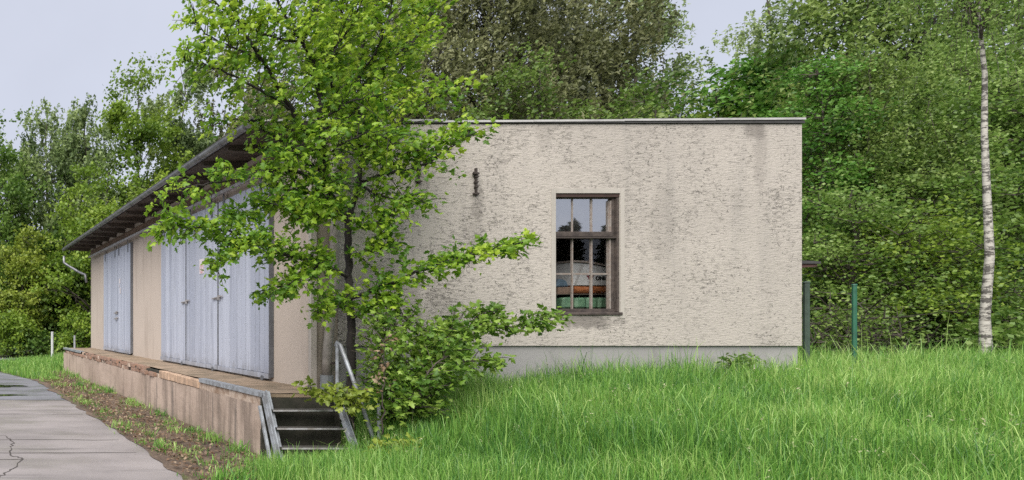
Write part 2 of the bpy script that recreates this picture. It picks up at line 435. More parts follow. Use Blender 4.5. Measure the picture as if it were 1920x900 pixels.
def height(x, y):
    x = np.asarray(x, float); y = np.asarray(y, float)
    s = sstep(3.25, 7.0, x)
    m = 0.40 + 0.30 * sstep(3.6, 7.4, y) + 0.026 * np.clip(x - 7, 0, 4) * sstep(5, 8, y)
    far = 1 - 0.9 * sstep(24, 60, y) * 0.3
    return s * m * far + s * 0.014 * wob(x, y) * (y < 30)

def grid(xs, ys, zf):
    X, Y = np.meshgrid(xs, ys); Z = zf(X, Y)
    V = np.stack([X.ravel(), Y.ravel(), Z.ravel()], 1); nx = len(xs)
    i = (np.arange(len(ys) - 1)[:, None] * nx + np.arange(nx - 1)[None]).ravel()
    return V, np.stack([i, i + 1, i + nx + 1, i + nx], 1)

xs = np.concatenate([np.linspace(-600, -40, 8), np.linspace(-30, 2, 17), np.arange(2.25, 16, 0.25), np.linspace(16, 45, 30), np.linspace(60, 600, 8)])
ys = np.concatenate([np.linspace(-300, -10, 8), np.arange(-6, 14, 0.25), np.arange(14, 60, 2.0), np.linspace(70, 900, 10)])
V, Fq = grid(xs, ys, lambda x, y: height(x, y) - 0.02)
g = part("ground", fast_mesh("ground", V, Fq), M["ground"], smooth=True); tag(g, "earth under the grass and trees", "ground", kind="structure")

def sheet(name, poly, z, mat, label, cat):
    mb = MB(); mb.add([(x, y, z) for x, y in poly], [tuple(range(len(poly)))])
    return tag(part(name, mb, mat), label, cat, kind="structure")
EDGE = [(2.62, -8), (2.62, 4), (2.60, 6), (2.62, 8), (2.58, 10), (2.54, 12), (2.48, 13.0)]
sheet("road", [(-9, -8)] + EDGE + [(-9, 13.15)], 0.006, M["road"], "pinkish grey wet concrete roadway beside the loading dock", "road")
sheet("asphalt_road", [(-9, 13.15), (2.48, 13.0), (2.46, 14.3), (2.42, 16), (2.32, 17.4), (2.02, 18.4), (1.5, 20.4), (0.5, 23), (-2, 25.5), (-9, 27)], 0.004, M["asphalt"], "blue grey wet asphalt further along the road", "road")
sheet("far_road", [(-60, 26.6), (3.6, 26.2), (4.4, 27.6), (3.4, 28.6), (-60, 29.5)], 0.012, M["asphalt"], "narrow road in front of the distant wood", "road")
# verge of dirt between road and dock, slightly uneven
xv = np.linspace(0, 1, 15); yv = np.arange(4.2, 20.4, 0.14)
Xv, Yv = np.meshgrid(xv, yv)
left = np.interp(Yv, [4, 6, 8, 10, 12, 13, 16, 17.4, 20.4], [2.45, 2.44, 2.47, 2.41, 2.40, 2.36, 2.33, 2.28, 2.3]) + np.interp(Yv, np.arange(4, 21, 0.11), 0.0 + 0.026 * np.convolve(RNG.normal(size=len(np.arange(4, 21, 0.11))), [0.5, 1, 1, 0.5], 'same'))
Xw = left + (3.70 - left) * Xv
Zv = 0.012 + 0.05 * Xv ** 2 + 0.03 * (0.5 + 0.5 * wob(Xw * 2.5, Yv * 2.5)) * np.sin(np.pi * np.clip(Xv, 0.0, 1)) + 0.006 * RNG.random(Xv.shape)
nx = len(xv); i = (np.arange(len(yv) - 1)[:, None] * nx + np.arange(nx - 1)[None]).ravel()
d = part("dirt_verge", fast_mesh("dirt_verge", np.stack([Xw.ravel(), Yv.ravel(), Zv.ravel()], 1), np.stack([i, i + 1, i + nx + 1, i + nx], 1)), M["dirt"], smooth=True)
tag(d, "brown mossy dirt strip between the road and the loading dock", "verge", kind="structure")

def ribbon(pts, w, z):
    pts = np.array(pts, float); mb = MB(); T = np.gradient(pts, axis=0); T /= np.linalg.norm(T, axis=1, keepdims=True)
    Nn = np.stack([-T[:, 1], T[:, 0]], 1); k = len(pts)
    ww = w * (0.5 + RNG.random(k)) / 2
    vs = [(*(pts[i] + Nn[i] * ww[i]), z) for i in range(k)] + [(*(pts[i] - Nn[i] * ww[i]), z) for i in range(k)]
    return mb.add(vs, [(i, i + 1, k + i + 1, k + i) for i in range(k - 1)])
def jag(pts, n=10, a=0.03):
    pts = np.array(pts, float); t = np.linspace(0, len(pts) - 1, n * (len(pts) - 1) + 1)
    q = np.stack([np.interp(t, np.arange(len(pts)), pts[:, k]) for k in (0, 1)], 1)
    q[1:-1] += RNG.normal(size=q[1:-1].shape) * a; return q
def road_px(px, py):
    Y = F * EYE / (py - PY); return ((px - PX) / F * Y, Y)
for pts in ([(-60, 819), (10, 818), (27, 832), (17, 846), (22, 856), (44, 862), (27, 880), (0, 893), (-30, 930)], [(-60, 864), (44, 862)]):
    o = part("road_crack", ribbon(jag([road_px(*p) for p in pts], 6, 0.016), 0.017, 0.0095), M["crack"]); o["kind"] = "structure"
o = part("road_joint", ribbon(jag([(-8.9, 13.12), (-3, 13.08), (2.33, 13.0)], 12, 0.02), 0.03, 0.0095), M["crack"]); o["kind"] = "structure"
for (cx, cy, rx, ry) in ((1.15, 15.9, 0.62, 0.34), (0.95, 13.9, 0.55, 0.22)):
    a_ = np.linspace(0, 2 * math.pi, 40)[:-1]; rr_ = 1 + 0.22 * np.sin(3 * a_ + cx) + 0.12 * np.sin(7 * a_ + cy)
    mb = MB(); mb.add([(cx + rx * q * math.cos(t_), cy + ry * q * math.sin(t_), 0.0105) for t_, q in zip(a_, rr_)], [tuple(range(39))])
    tag(part("puddle", mb, M["water"]), "shallow puddle on the asphalt", "puddle", kind="structure")
for y in (11.0, 8.6, 7.75):
    o = part("road_joint", ribbon(jag([(-8.9, y), (-3, y - 0.02), (2.3, y)], 14, 0.02), 0.014, 0.0095), M["crack"]); o["kind"] = "structure"

# ------------------------------------------------------------------ building
XW, YG, XR, YB = 4.60, 7.92, 10.94, 20.7        # side wall plane, gable plane, right corner, far end
ZD, ZT = 0.81, 4.17                              # dock level, wall top
bld = thing("warehouse", (XW, YG, 0), "low flat roofed warehouse with scraped beige plaster gable and blue sliding doors", "warehouse")
WX0, WX1, WZ0, WZ1 = 7.755, 8.595, 1.77, 3.325
def ring_wall(x0, x1, z0, z1, hx0, hx1, hz0, hz1, ya, yb):
    mb = MB(); vs = []
    for y in (ya, yb):
        vs += [(x0, y, z0), (x1, y, z0), (x1, y, z1), (x0, y, z1), (hx0, y, hz0), (hx1, y, hz0), (hx1, y, hz1), (hx0, y, hz1)]
    fs = []
    for k in range(4):
        a, b2 = k, (k + 1) % 4
        fs.append((a, b2, 4 + b2, 4 + a)); fs.append((8 + b2, 8 + a, 12 + a, 12 + b2))
        fs.append((4 + a, 4 + b2, 12 + b2, 12 + a)); fs.append((b2, a, 8 + a, 8 + b2))
    return mb.add(vs, fs)
part("gable_wall", ring_wall(4.95, XR, 1.352, 4.215, WX0, WX1, WZ0, WZ1, YG, YG + 0.14), M["gable"], bld)
part("plinth", MB().box(4.62, XR - 0.015, YG + 0.03, YG + 0.33, -0.3, 1.35), M["plinth"], bld)
part("corner_pilaster", MB().box(XW + 0.07, 4.95, YG + 0.012, YG + 0.30, ZD - 0.8, ZT), M["pilaster"], bld, label="dark taupe plaster strip at the corner behind the downpipe")
part("corner_bead", MB().box(XW - 0.004, XW + 0.068, YG - 0.012, YG + 0.05, ZD + 0.004, ZT - 0.02), M["trim"], bld, label="pale vertical strip at the dock corner")
part("side_wall", MB().box(XW, XW + 0.30, YG + 0.052, YB, -0.2, ZT), M["side"], bld)
part("rear_wall", MB().box(XW + 0.302, XR - 0.31, YB - 0.3, YB, -0.2, ZT), M["side"], bld)
part("end_wall", MB().box(XR - 0.30, XR - 0.004, YG + 0.335, YB, -0.2, ZT), M["gable"], bld)
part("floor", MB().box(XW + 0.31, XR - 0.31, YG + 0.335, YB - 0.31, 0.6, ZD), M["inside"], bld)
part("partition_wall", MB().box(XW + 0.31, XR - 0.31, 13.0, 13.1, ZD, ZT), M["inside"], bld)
# window surround: smooth plaster border, proud of the scraped wall
sur = MB()
sur.box(WX0 - 0.055, WX0 + 0.003, YG - 0.006, YG + 0.10, WZ0 - 0.02, WZ1 + 0.06); sur.box(WX1 - 0.003, WX1 + 0.05, YG - 0.006, YG + 0.10, WZ0 - 0.06, WZ1 + 0.06)
sur.box(WX0 + 0.004, WX1 - 0.004, YG - 0.0055, YG + 0.10, WZ1 - 0.003, WZ1 + 0.0595)
part("window_surround", sur, M["trim"], bld)
# thin label edge lines of the surround
# --- window
win = part("window", MB().box(WX0 + 0.005, WX1 - 0.005, YG + 0.040, YG + 0.110, WZ1 - 0.06, WZ1 - 0.005).box(WX0 + 0.005, WX1 - 0.005, YG + 0.040, YG + 0.110, WZ0, WZ0 + 0.06)
           .box(WX0 + 0.005, WX0 + 0.028, YG + 0.043, YG + 0.110, WZ0 + 0.06, WZ1 - 0.06).box(WX1 - 0.062, WX1 - 0.005, YG + 0.043, YG + 0.110, WZ0 + 0.06, WZ1 - 0.06).box(WX1 - 0.03, WX1 - 0.0045, YG + 0.008, YG + 0.0425, WZ0 + 0.02, WZ1 - 0.06), M["winwood"], bld, bevel=0.004)
part("window_lintel", MB().box(WX0 + 0.002, WX1 - 0.002, YG + 0.008, YG + 0.038, WZ1 - 0.05, WZ1 - 0.002), M["lintel"], win)
part("sill", MB().box(WX0 - 0.0, WX1 + 0.02, YG - 0.02, YG + 0.038, WZ0 - 0.022, WZ0 + 0.012, 0.004), M["winwood"], win, bevel=0.005)
ZTR = 2.80                                         # transom
part("transom", MB().box(WX0 + 0.028, WX1 - 0.062, YG + 0.026, YG + 0.110, ZTR - 0.035, ZTR + 0.03), M["winwood"], win, bevel=0.006)
part("transom_drip", MB().box(WX0 + 0.02, WX1 - 0.02, YG + 0.012, YG + 0.039, ZTR - 0.058, ZTR - 0.037), M["rust"], win)
xa, xb = WX0 + 0.028, WX1 - 0.062
c3 = [xa, xa + (xb - xa) * 0.345, xa + (xb - xa) * 0.675, xb]
yp = YG + 0.070
for k in range(3):
    # upper row of panes
    e = part("pane", MB().box(c3[k] + 0.006, c3[k + 1] - 0.006, yp, yp + 0.003, ZTR + 0.03, WZ1 - 0.06), M["pane_hi"], win)
    e.rotation_euler = (0, 0, 0)
for k in (1, 2):
    w = 0.013 if k == 1 else 0.021
    part("muntin", MB().box(c3[k] - w / 2, c3[k] + w / 2, yp - 0.008, yp + 0.012, ZTR + 0.032, WZ1 - 0.062), M["muntin"], win)
    part("muntin", MB().box(c3[k] - w / 2, c3[k] + w / 2, yp - 0.009, yp + 0.013, WZ0 + 0.062, ZTR - 0.037), M["muntin"], win)
ZM = 2.285
for k in range(3):
    part("muntin", MB().box(c3[k] + 0.012, c3[k + 1] - 0.017, yp - 0.008, yp + 0.012, ZM - 0.011, ZM + 0.011), M["muntin"], win)
    part("pane", MB().box(c3[k] + 0.006, c3[k + 1] - 0.006, yp, yp + 0.003, WZ0 + 0.06, ZM - 0.012), M["pane_lo"], win)
    if k: part("pane", MB().box(c3[k] + 0.006, c3[k + 1] - 0.006, yp, yp + 0.003, ZM + 0.012, ZTR - 0.036), M["pane_lo"], win)
part("muntin", MB().box(xb - 0.035, xb - 0.012, yp - 0.028, yp + 0.01, WZ0 + 0.062, ZTR - 0.037), M["muntin"], win)
part("muntin", MB().box(xb - 0.022, xb - 0.008, yp - 0.028, yp + 0.01, ZTR + 0.032, WZ1 - 0.09), M["muntin"], win)
part("stay", MB().tube([P(1151, 545, 7.96), P(1153, 560, 7.955), P(1150, 572, 7.965)], 0.006, 6), M["rust"], win)

# --- roof
roof = part("roof", MB().box(3.95, XR + 0.012, YG - 0.02, YB + 0.85, ZT + 0.052, ZT + 0.085), M["bitumen"], bld)
XE = 3.90
part("felt_edge", MB().box(XE - 0.10, XE + 0.05, YG - 0.06, YB + 0.86, ZT + 0.088, ZT + 0.11), M["bitumen"], roof)
for k in range(6):                                 # flashing along the gable top in lengths, not quite true
    x0 = 3.95 + (XR + 0.018 - 3.95) / 6 * k; x1 = x0 + (XR + 0.018 - 3.95) / 6 - 0.004
    zo = [0.0, -0.006, -0.014, -0.006, 0.006, 0.016][k]
    mb = MB(); mb.prism([(x0, ZT + 0.072 + zo), (x1, ZT + 0.072 + zo + 0.006), (x1, ZT + 0.098 + zo + 0.006), (x0, ZT + 0.098 + zo)], 1, YG - 0.03, YG + 0.30)
    part("flashing", mb, M["flash"], roof)
0 and part("verge_board", MB().box(4.62, XR + 0.02, YG - 0.028, YG - 0.001, ZT + 0.034, ZT + 0.056), M["darkwood"], roof)
y = YG + 0.02; k = 0
while y < YB + 0.75:                               # rafters under the eave
    mb = MB(); mb.prism([(XE + 0.02, ZT - 0.045), (XW + 0.0, ZT - 0.10), (XW + 0.0, ZT + 0.02), (XE + 0.02, ZT + 0.02)], 1, y, y + 0.09)
    part("rafter", mb, M["darkwood"], roof); y += 0.86; k += 1
nb = 5
for k in range(nb):                                # boards of the eave underside
    xx0 = XE + 0.01 + (XW + 0.25 - XE) / nb * k; xx1 = xx0 + (XW + 0.25 - XE) / nb - 0.008
    part("soffit_board", MB().box(xx0, xx1, YG - 0.03, YB + 0.8, ZT + 0.022, ZT + 0.048, 0.002), M["darkwood"], roof)
# gutter: half round channel with brackets and a spout at the far end
def half_round(x, z, r, ya, yb, th=0.006, n=9):
    mb = MB(); a = np.linspace(math.pi, 2 * math.pi, n)
    poly = [(x + r * math.cos(t), z + r * math.sin(t)) for t in a] + [(x + (r - th) * math.cos(t), z + (r - th) * math.sin(t)) for t in a[::-1]]
    vs = [(p[0], ya, p[1]) for p in poly] + [(p[0], yb, p[1]) for p in poly]; m = len(poly)
    fs = [(i, (i + 1) % m, m + (i + 1) % m, m + i) for i in range(m)]
    h = m // 2
    fs += [(i, i + 1, m - 2 - i, m - 1 - i) for i in range(h - 1)][::1] + [(m + i + 1, m + i, m + m - 1 - i, m + m - 2 - i) for i in range(h - 1)]
    return mb.add(vs, fs)
gut = part("gutter", half_round(XE - 0.06, ZT + 0.075, 0.064, YG - 0.06, YB + 0.92), M["zinc"], bld, smooth=False)
y = YG + 0.1
while y < YB + 0.9:
    part("gutter_bracket", half_round(XE - 0.06, ZT + 0.075, 0.071, y, y + 0.03, 0.006), M["darksteel"], gut); y += 0.75
part("gutter_spout", MB().tube([P(120, 480, 21.5) + (0.0, 0, 0), P(120, 492, 21.5), P(126, 497, 21.45), P(150, 511, 21.0), P(160, 515, 20.75), P(162, 530, 20.72)], 0.045, 8), M["zinc"], gut, smooth=True)
# header boards between eave and doors
y = YG + 0.06; k = 0
while y < YB - 0.02:
    y1 = min(y + random.uniform(1.7, 2.4), YB)
    part("header_board", MB().box(XW - 0.028, XW - 0.002, y, y1 - 0.008, 3.93, ZT - 0.11, 0.003), M["brownwood"], bld); y = y1
part("door_rail", MB().box(XW - 0.16, XW - 0.12, YG + 0.35, YB - 0.35, 3.80, 3.855).box(XW - 0.12, XW - 0.002, YG + 0.5, YG + 0.54, 3.81, 3.85).box(XW - 0.12, XW - 0.002, 15, 15.04, 3.81, 3.85), M["rail"], bld)

# --- sliding doors of upright planks
def sliding_door(y0, y1, n, label, z0=ZD + 0.03, z1=3.72, xo=0.0):
    xf = XW - 0.062 - xo
    dr = part("sliding_door", MB().box(xf + 0.024, XW - 0.006 - xo, y0 + 0.004, y1 - 0.004, z0 + 0.04, z1), M["gap"], bld, label=label)
    part("edge_post", MB().box(xf - 0.006, XW - 0.004 - xo, y0 - 0.014, y0 + 0.003, z0 + 0.02, z1 + 0.005), M["darksteel"], dr)
    w = (y1 - y0 - 0.01) / n; yy = y0 + 0.006
    for q in range(n):
        ww = w * random.uniform(0.93, 1.07) if q < n - 1 else y1 - 0.004 - yy
        o = part("plank", MB().box(xf - random.uniform(0, 0.004), xf + 0.0225, yy + random.uniform(0.004, 0.010), yy + ww - random.uniform(0.004, 0.010), z0 + 0.075 + random.uniform(-0.004, 0.004), z1 - random.uniform(0, 0.015)), M["door"], dr, bevel=0.003); yy += ww
    part("bottom_rail", MB().box(xf - 0.016, xf + 0.022, y0 + 0.005, y1 - 0.005, z0, z0 + 0.072), M["door"], dr)
    part("roller", MB().tube([(xf - 0.03, y0 + 0.16, z0 - 0.0), (xf + 0.03, y0 + 0.16, z0 - 0.0)], 0.04, 10), M["darksteel"], dr)
    for yh in (y0 + 0.2, y1 - 0.26): part("hanger", MB().box(xf - 0.012, xf - 0.006, yh, yh + 0.06, z1 - 0.22, z1 + 0.1), M["darksteel"], dr)
    return dr, xf
def Yat(px, X=XW - 0.06): return F * X / (px - PX)
ya, yb, yc, yd = Yat(505), Yat(409), Yat(349), Yat(302)
d1, xf = sliding_door(ya, yb - 0.012, 12, "nearest sliding door leaf of the wide doorway")
d2, _ = sliding_door(yb + 0.012, yc - 0.012, 11, "middle leaf of the wide doorway with a faded notice")
d3, _ = sliding_door(yc + 0.012, yd, 11, "far leaf of the wide doorway")
ye, yf2, yg2 = Yat(245), Yat(219), Yat(193)
d4, _ = sliding_door(ye, yf2 - 0.012, 10, "near leaf of the narrow doorway with torn paper scraps")
d5, _ = sliding_door(yf2 + 0.012, yg2, 11, "far leaf of the narrow doorway", xo=-0.02)
def latch(dr, y, z):
    mb = MB().box(xf - 0.022, xf - 0.004, y + 0.03, y + 0.20, z - 0.02, z + 0.02).tube([(xf - 0.028, y - 0.16, z + 0.03), (xf - 0.028, y + 0.24, z + 0.0)], 0.013, 8)
    mb.box(xf - 0.05, xf - 0.01, y - 0.05, y - 0.02, z - 0.03, z + 0.05)
    part("handle", mb, M["rail"], dr)
latch(d1, yb - 0.06, 2.07); latch(d2, yc - 0.06, 2.05); latch(d4, yf2 - 0.06, 1.92); latch(d4, yf2 - 0.06, 1.76)
def disc(mb, y, z, ry, rz, x, n=20, inner=0.0):
    a = np.arange(n) / n * 2 * math.pi
    if inner:
        vs = [(x, y + ry * math.cos(t), z + rz * math.sin(t)) for t in a] + [(x, y + ry * inner * math.cos(t), z + rz * inner * math.sin(t)) for t in a]
        return mb.add(vs, [(i, (i + 1) % n, n + (i + 1) % n, n + i) for i in range(n)])
    return mb.add([(x, y + ry * math.cos(t), z + rz * math.sin(t)) for t in a], [tuple(range(n))])
yn = Yat(379); zn = 1.65 + (605 - 500) / F * yn
nt_ = part("notice", MB().box(xf - 0.009, xf - 0.0062, yn - 0.10, yn + 0.10, zn - 0.13, zn + 0.14), M["paper"], d2, label="faded white notice with a pale red ring")
part("printed_ring", disc(MB(), yn, zn - 0.04, 0.085, 0.085, xf - 0.0105, inner=0.75).box(xf - 0.0112, xf - 0.0095, yn - 0.012, yn + 0.012, zn - 0.105, zn + 0.025), M["fadedred"], d2)
for (px, py, hw, hh) in ((225, 527, 0.05, 0.07), (226, 545, 0.04, 0.08), (224, 536, 0.025, 0.03)):
    yy = Yat(px); zz = 1.65 + (605 - py) / F * yy
    part("paper_scrap", MB().box(xf - 0.009, xf - 0.0062, yy - hw, yy + hw, zz - hh, zz + hh, 0.0), M["paper"], d4)
# --- downpipe at the dock corner
dp = part("downpipe", MB().tube([(4.85, YG - 0.09, 4.20), (4.85, YG - 0.09, 3.1), (4.85, YG - 0.09, 2.3), (4.845, YG - 0.09, 2.0), (4.80, YG - 0.09, 1.75), (4.755, YG - 0.09, 1.25), (4.75, YG - 0.09, 0.95)], 0.055, 12), M["pipe"], bld, smooth=True)
part("pipe_foot", MB().tube([(4.75, YG - 0.09, 0.98), (4.75, YG - 0.09, 0.1)], [0.075, 0.075], 12), M["pipefoot"], dp)
for z in (1.92, 3.0, 1.12): part("pipe_clamp", MB().tube([(4.80 if z < 1.5 else 4.845, YG - 0.09, z), (4.80 if z < 1.5 else 4.845, YG - 0.09, z + 0.025)], 0.066, 12).box(4.86, 4.93, YG - 0.10, YG - 0.08, z, z + 0.02), M["rust"], dp)
# --- old line brackets on the gable
def bracket(px, py):
    q = P(px, py, YG - 0.03)
    mb = MB().box(q[0] - 0.012, q[0] + 0.010, YG - 0.02, YG - 0.002, q[2] - 0.22, q[2] + 0.14, 0.003)
    for dz, w in ((0.07, 0.036), (-0.04, 0.026), (-0.10, 0.022), (-0.19, 0.036), (0.03, 0.028)):
        mb.box(q[0] - w, q[0] + w * 0.8, YG - 0.03, YG - 0.003, q[2] + dz - 0.010, q[2] + dz + 0.010, 0.003)
    mb.tube([(q[0] - 0.05, YG - 0.06, q[2] + 0.075), (q[0] - 0.02, YG - 0.005, q[2] + 0.075)], 0.02, 8)
    part("wall_bracket", mb, M["rust"], bld, label="rusty old cable bracket on the scraped plaster")
bracket(895, 335); bracket(787, 312)
# --- small canopy on the right hand side
cn = part("side_canopy", MB().prism([(XR - 0.002, 2.47), (XR + 0.36, 2.45), (XR + 0.36, 2.42), (XR - 0.002, 2.42)], 1, YG + 0.08, YG + 1.1), M["bitumen"], bld)
part("canopy_soffit", MB().prism([(XR - 0.002, 2.418), (XR + 0.34, 2.413), (XR + 0.34, 2.385), (XR - 0.002, 2.36)], 1, YG + 0.1, YG + 1.08), M["canopy"], cn)

# ------------------------------------------------------------------ inside the window
def inside(name, mb, mat, label, cat, **k): return tag(part(name, mb, mat, **k), label, cat)
YI = 8.27
bz = P(1100, 579, YI)[2]
wb = thing("workbench", (8.8, YI + 0.3, ZD), "dark workbench just behind the lower window panes", "bench")
part("bench_top", MB().box(7.9, 9.6, YI - 0.14, YI + 0.75, bz - 0.05, bz - 0.002), M["bench"], wb)
for xx in (7.95, 9.5):
    for yy in (YI - 0.1, YI + 0.66): part("leg", MB().box(xx, xx + 0.07, yy, yy + 0.07, ZD, bz - 0.05), M["bench"], wb)
gl = ["pale green canister left behind the lower window panes", "pale green canister behind the middle lower panes, left of its pair", "pale green canister behind the middle lower panes, right of its pair", "pale green canister behind the right lower pane"]
for k, px in enumerate((1048, 1072, 1093, 1115)):
    a = P(px, 554, YI); b2 = P(px + 19, 579, YI)
    th = thing("canister", ((a[0] + b2[0]) / 2, YI + 0.08, bz), gl[k], "canister", "green canisters on the workbench")
    part("body", MB().box(a[0], b2[0], YI - 0.06, YI + 0.16, bz, bz + 0.15, 0.006), M["greenbag"], th, bevel=0.025)
    part("cap", MB().tube([((a[0] + b2[0]) / 2, YI + 0.12, bz + 0.15), ((a[0] + b2[0]) / 2, YI + 0.12, bz + 0.18)], 0.02, 8), M["greenbag"], th)
shz = P(1100, 555, YI)[2] + 0.005
zz = bz + 0.19
sh = thing("shelf", (8.75, YI + 0.1, bz), "thin shelf board above the green canisters", "shelf")
part("board", MB().box(7.98, 9.5, YI - 0.02, YI + 0.60, zz, zz + 0.012), M["bench"], sh)
for xx in (7.93, 9.45): part("support", MB().box(xx, xx + 0.04, YI + 0.2, YI + 0.5, bz, zz + 0.01), M["bench"], sh)
for k, (p0, p1) in enumerate(((1079, 1111), (1116, 1147))):
    a = P(p0, 536, YI); b2 = P(p1, 552, YI)
    inside("wooden_roll", MB().tube([(a[0], YI + 0.06, zz + 0.068), (b2[0], YI + 0.07, zz + 0.066)], [0.055, 0.055], 12), M["orangebox"], ["orange brown roll behind the middle lower pane", "orange brown roll behind the right lower pane"][k], "roll", smooth=False)
a = P(1046, 540, YI); inside("brown_box", MB().box(a[0], P(1072, 540, YI)[0], YI, YI + 0.2, zz + 0.012, zz + 0.10, 0.006), M["brownwood"], "dull brown box behind the left lower pane", "box")
inside("cloth_bundle", MB().prism([(a[0], zz + 0.104), (P(1072, 540, YI)[0], zz + 0.104), (P(1066, 540, YI)[0], zz + 0.2), (a[0] + 0.04, zz + 0.22)], 1, YI + 0.02, YI + 0.2), M["bluebox"], "dark blue cloth bundle on the brown box behind the window", "cloth", bevel=0.02)
bx = thing("white_case", (P(1115, 530, YI)[0], YI + 0.2, zz + 0.125), "white case with dark red emblem and black lettering behind the window", "case")
x0, x1 = P(1077, 500, YI)[0], P(1152, 500, YI)[0]; zb = zz + 0.125; zt = P(1077, 492, YI)[2]
part("case_body", MB().prism([(x0, zb), (x1, zb), (x1, zt - 0.08), (x0 + 0.2, zt - 0.012), (x0, zt)], 1, YI + 0.02, YI + 0.4), M["white"], bx, bevel=0.006)
part("case_lid", MB().prism([(x0 - 0.005, zt + 0.004), (x0 + 0.2, zt - 0.006), (x1 + 0.005, zt - 0.074), (x1 + 0.005, zt - 0.05), (x0 + 0.2, zt + 0.02), (x0 - 0.005, zt + 0.03)], 1, YI + 0.0, YI + 0.42), M["muntin"], bx)
part("strap", MB().bar((x0 + 0.03, YI + 0.016, zb + 0.02), (x0 + 0.12, YI + 0.016, zt - 0.03), 0.006, 0.025, (1, 0, 0)), M["plinth"], bx)
ez = P(1100, 521, YI)[2]
part("emblem", MB().prism([(P(1102, 0, YI)[0], ez + 0.035), (P(1116, 0, YI)[0], ez + 0.035), (P(1108, 0, YI)[0], ez - 0.035)], 1, YI + 0.012, YI + 0.019), M["emblem"], bx)
cu = bpy.data.curves.new("lettering", 'FONT'); cu.body = "ONIA"; cu.size = 0.066; cu.extrude = 0.002; cu.offset = 0.003
to = bpy.data.objects.new("lettering", cu); COL.objects.link(to)
bpy.context.view_layer.update()
me = bpy.data.meshes.new_from_object(to.evaluated_get(bpy.context.evaluated_depsgraph_get()))
bpy.data.objects.remove(to)
lt = bpy.data.objects.new("lettering", me); me.materials.clear(); me.materials.append(M["ink"]); COL.objects.link(lt); lt.parent = bx
lt.rotation_euler = (math.radians(90), 0, 0); lt.location = (P(1119, 0, YI)[0] - bx.location.x, YI + 0.015 - bx.location.y, ez - 0.024 - bx.location.z)
inside("grey_cupboard", MB().box(P(1130, 0, 9.6)[0], P(1175, 0, 9.6)[0], 9.6, 10.1, ZD, P(1130, 476, 9.6)[2]).box(P(1139, 0, 9.59)[0], P(1146, 0, 9.59)[0], 9.585, 9.598, 2.2, 2.5), M["plinth"], "grey cupboard standing deeper inside behind the right panes", "cupboard")

# ------------------------------------------------------------------ loading dock
XD, YN, YF = 3.66, 7.32, 20.6
dock = thing("loading_dock", (XD, YN, 0), "long pinkish loading dock with crumbling top edge below the blue doors", "loading dock")
dw = MB()
yy = np.linspace(YN, YF, 60); zz_ = np.array([-0.3, 0.0, 0.2, 0.45, 0.66])
Yg, Zg = np.meshgrid(yy, zz_); Xg = XD + 0.012 * wob(Yg * 2, Zg * 6) * 0.6
ny = len(yy); i = (np.arange(len(zz_) - 1)[:, None] * ny + np.arange(ny - 1)[None]).ravel()
dw.add(np.stack([Xg.ravel(), Yg.ravel(), Zg.ravel()], 1), np.stack([i + ny, i + ny + 1, i + 1, i], 1))
part("front_face", dw, M["dock"], dock)
part("core", MB().box(XD + 0.04, XW - 0.002, YN + 0.02, YF - 0.01, -0.3, ZD - 0.052), M["end"], dock)
part("end_face", MB().box(XD - 0.004, XW + 0.0, YN - 0.01, YN + 0.018, -0.3, ZD - 0.05), M["end"], dock, label="dark mossy end face behind the steps")
sl = MB(); X2 = np.linspace(XD + 0.10, XW - 0.002, 8); Y2 = np.linspace(YN - 0.012, YF, 80)
Vs, Fs = grid(X2, Y2, lambda x, y: ZD - 0.006 + 0.006 * wob(x * 4, y * 3)); sl.add(Vs, Fs)
part("dock_surface", sl, M["slab"], dock)
part("dock_lip", MB().box(XD + 0.10, XW - 0.002, YN - 0.014, YN + 0.02, ZD - 0.049, ZD - 0.012), M["slab"], dock)
# top course of the front edge: bricks, some broken or gone, then worn concrete lengths
y = 9.2; orange_to = 10.95
while y < orange_to:
    L = random.uniform(0.35, 0.6)
    part("edge_stone", MB().box(XD - 0.012 + random.uniform(-0.006, 0.008), XD + 0.10, y, min(y + L, orange_to) - 0.006, 0.662, ZD - 0.008 - random.uniform(0, 0.02), 0.006), M["orange"], dock, bevel=0.012); y += L
bm_ = MB().box(-0.06, 0.06, 0, 0.235, 0, 0.07, 0.004); bme = bpy.data.meshes.new("brick"); bme.from_pydata(bm_.v, [], bm_.f); bme.materials.append(M["brick"])
bm2 = MB().box(-0.06, 0.06, 0, 0.16, 0, 0.06, 0.012); bme2 = bpy.data.meshes.new("brick"); bme2.from_pydata(bm2.v, [], bm2.f); bme2.materials.append(M["mortar"])
def brick(y, z, dx, me):
    o = bpy.data.objects.new("brick", me); COL.objects.link(o); o.parent = dock
    o.location = (XD + 0.05 + dx - dock.location.x, y - dock.location.y, z); o.rotation_euler = (random.uniform(-.05, .05), random.uniform(-.06, .06), random.uniform(-.08, .08))
y = 10.97
while y < 20.3:
    far = y > 17.6
    for row, z in ((0, 0.662), (1, 0.735)):
        r = random.random()
        if row == 1 and far: continue
        if r < (0.10 if row == 0 else 0.30): continue
        brick(y + random.uniform(0, 0.02) + 0.11 * row, z, random.uniform(-0.015, 0.03) + (0.02 if r < 0.5 else 0), bme if r > 0.45 else bme2)
    y += 0.25
part("edge_bedding", MB().box(XD + 0.045, XD + 0.11, 9.2, YF, 0.655, ZD - 0.035), M["end"], dock)
part("edge_bedding", MB().box(XD + 0.012, XD + 0.11, YN, 9.2, 0.655, ZD - 0.012), M["mortar"], dock)
def angle_iron(y0, y1, drop=0.045):
    mb = MB().prism([(XD - 0.016, ZD - drop), (XD - 0.008, ZD - drop), (XD - 0.008, ZD + 0.004), (XD + 0.09, ZD + 0.004), (XD + 0.09, ZD + 0.012), (XD - 0.016, ZD + 0.012)], 1, y0, y1)
    part("edge_iron", mb, M["steel"], dock)
angle_iron(YN - 0.03, 9.16); angle_iron(17.75, YF)
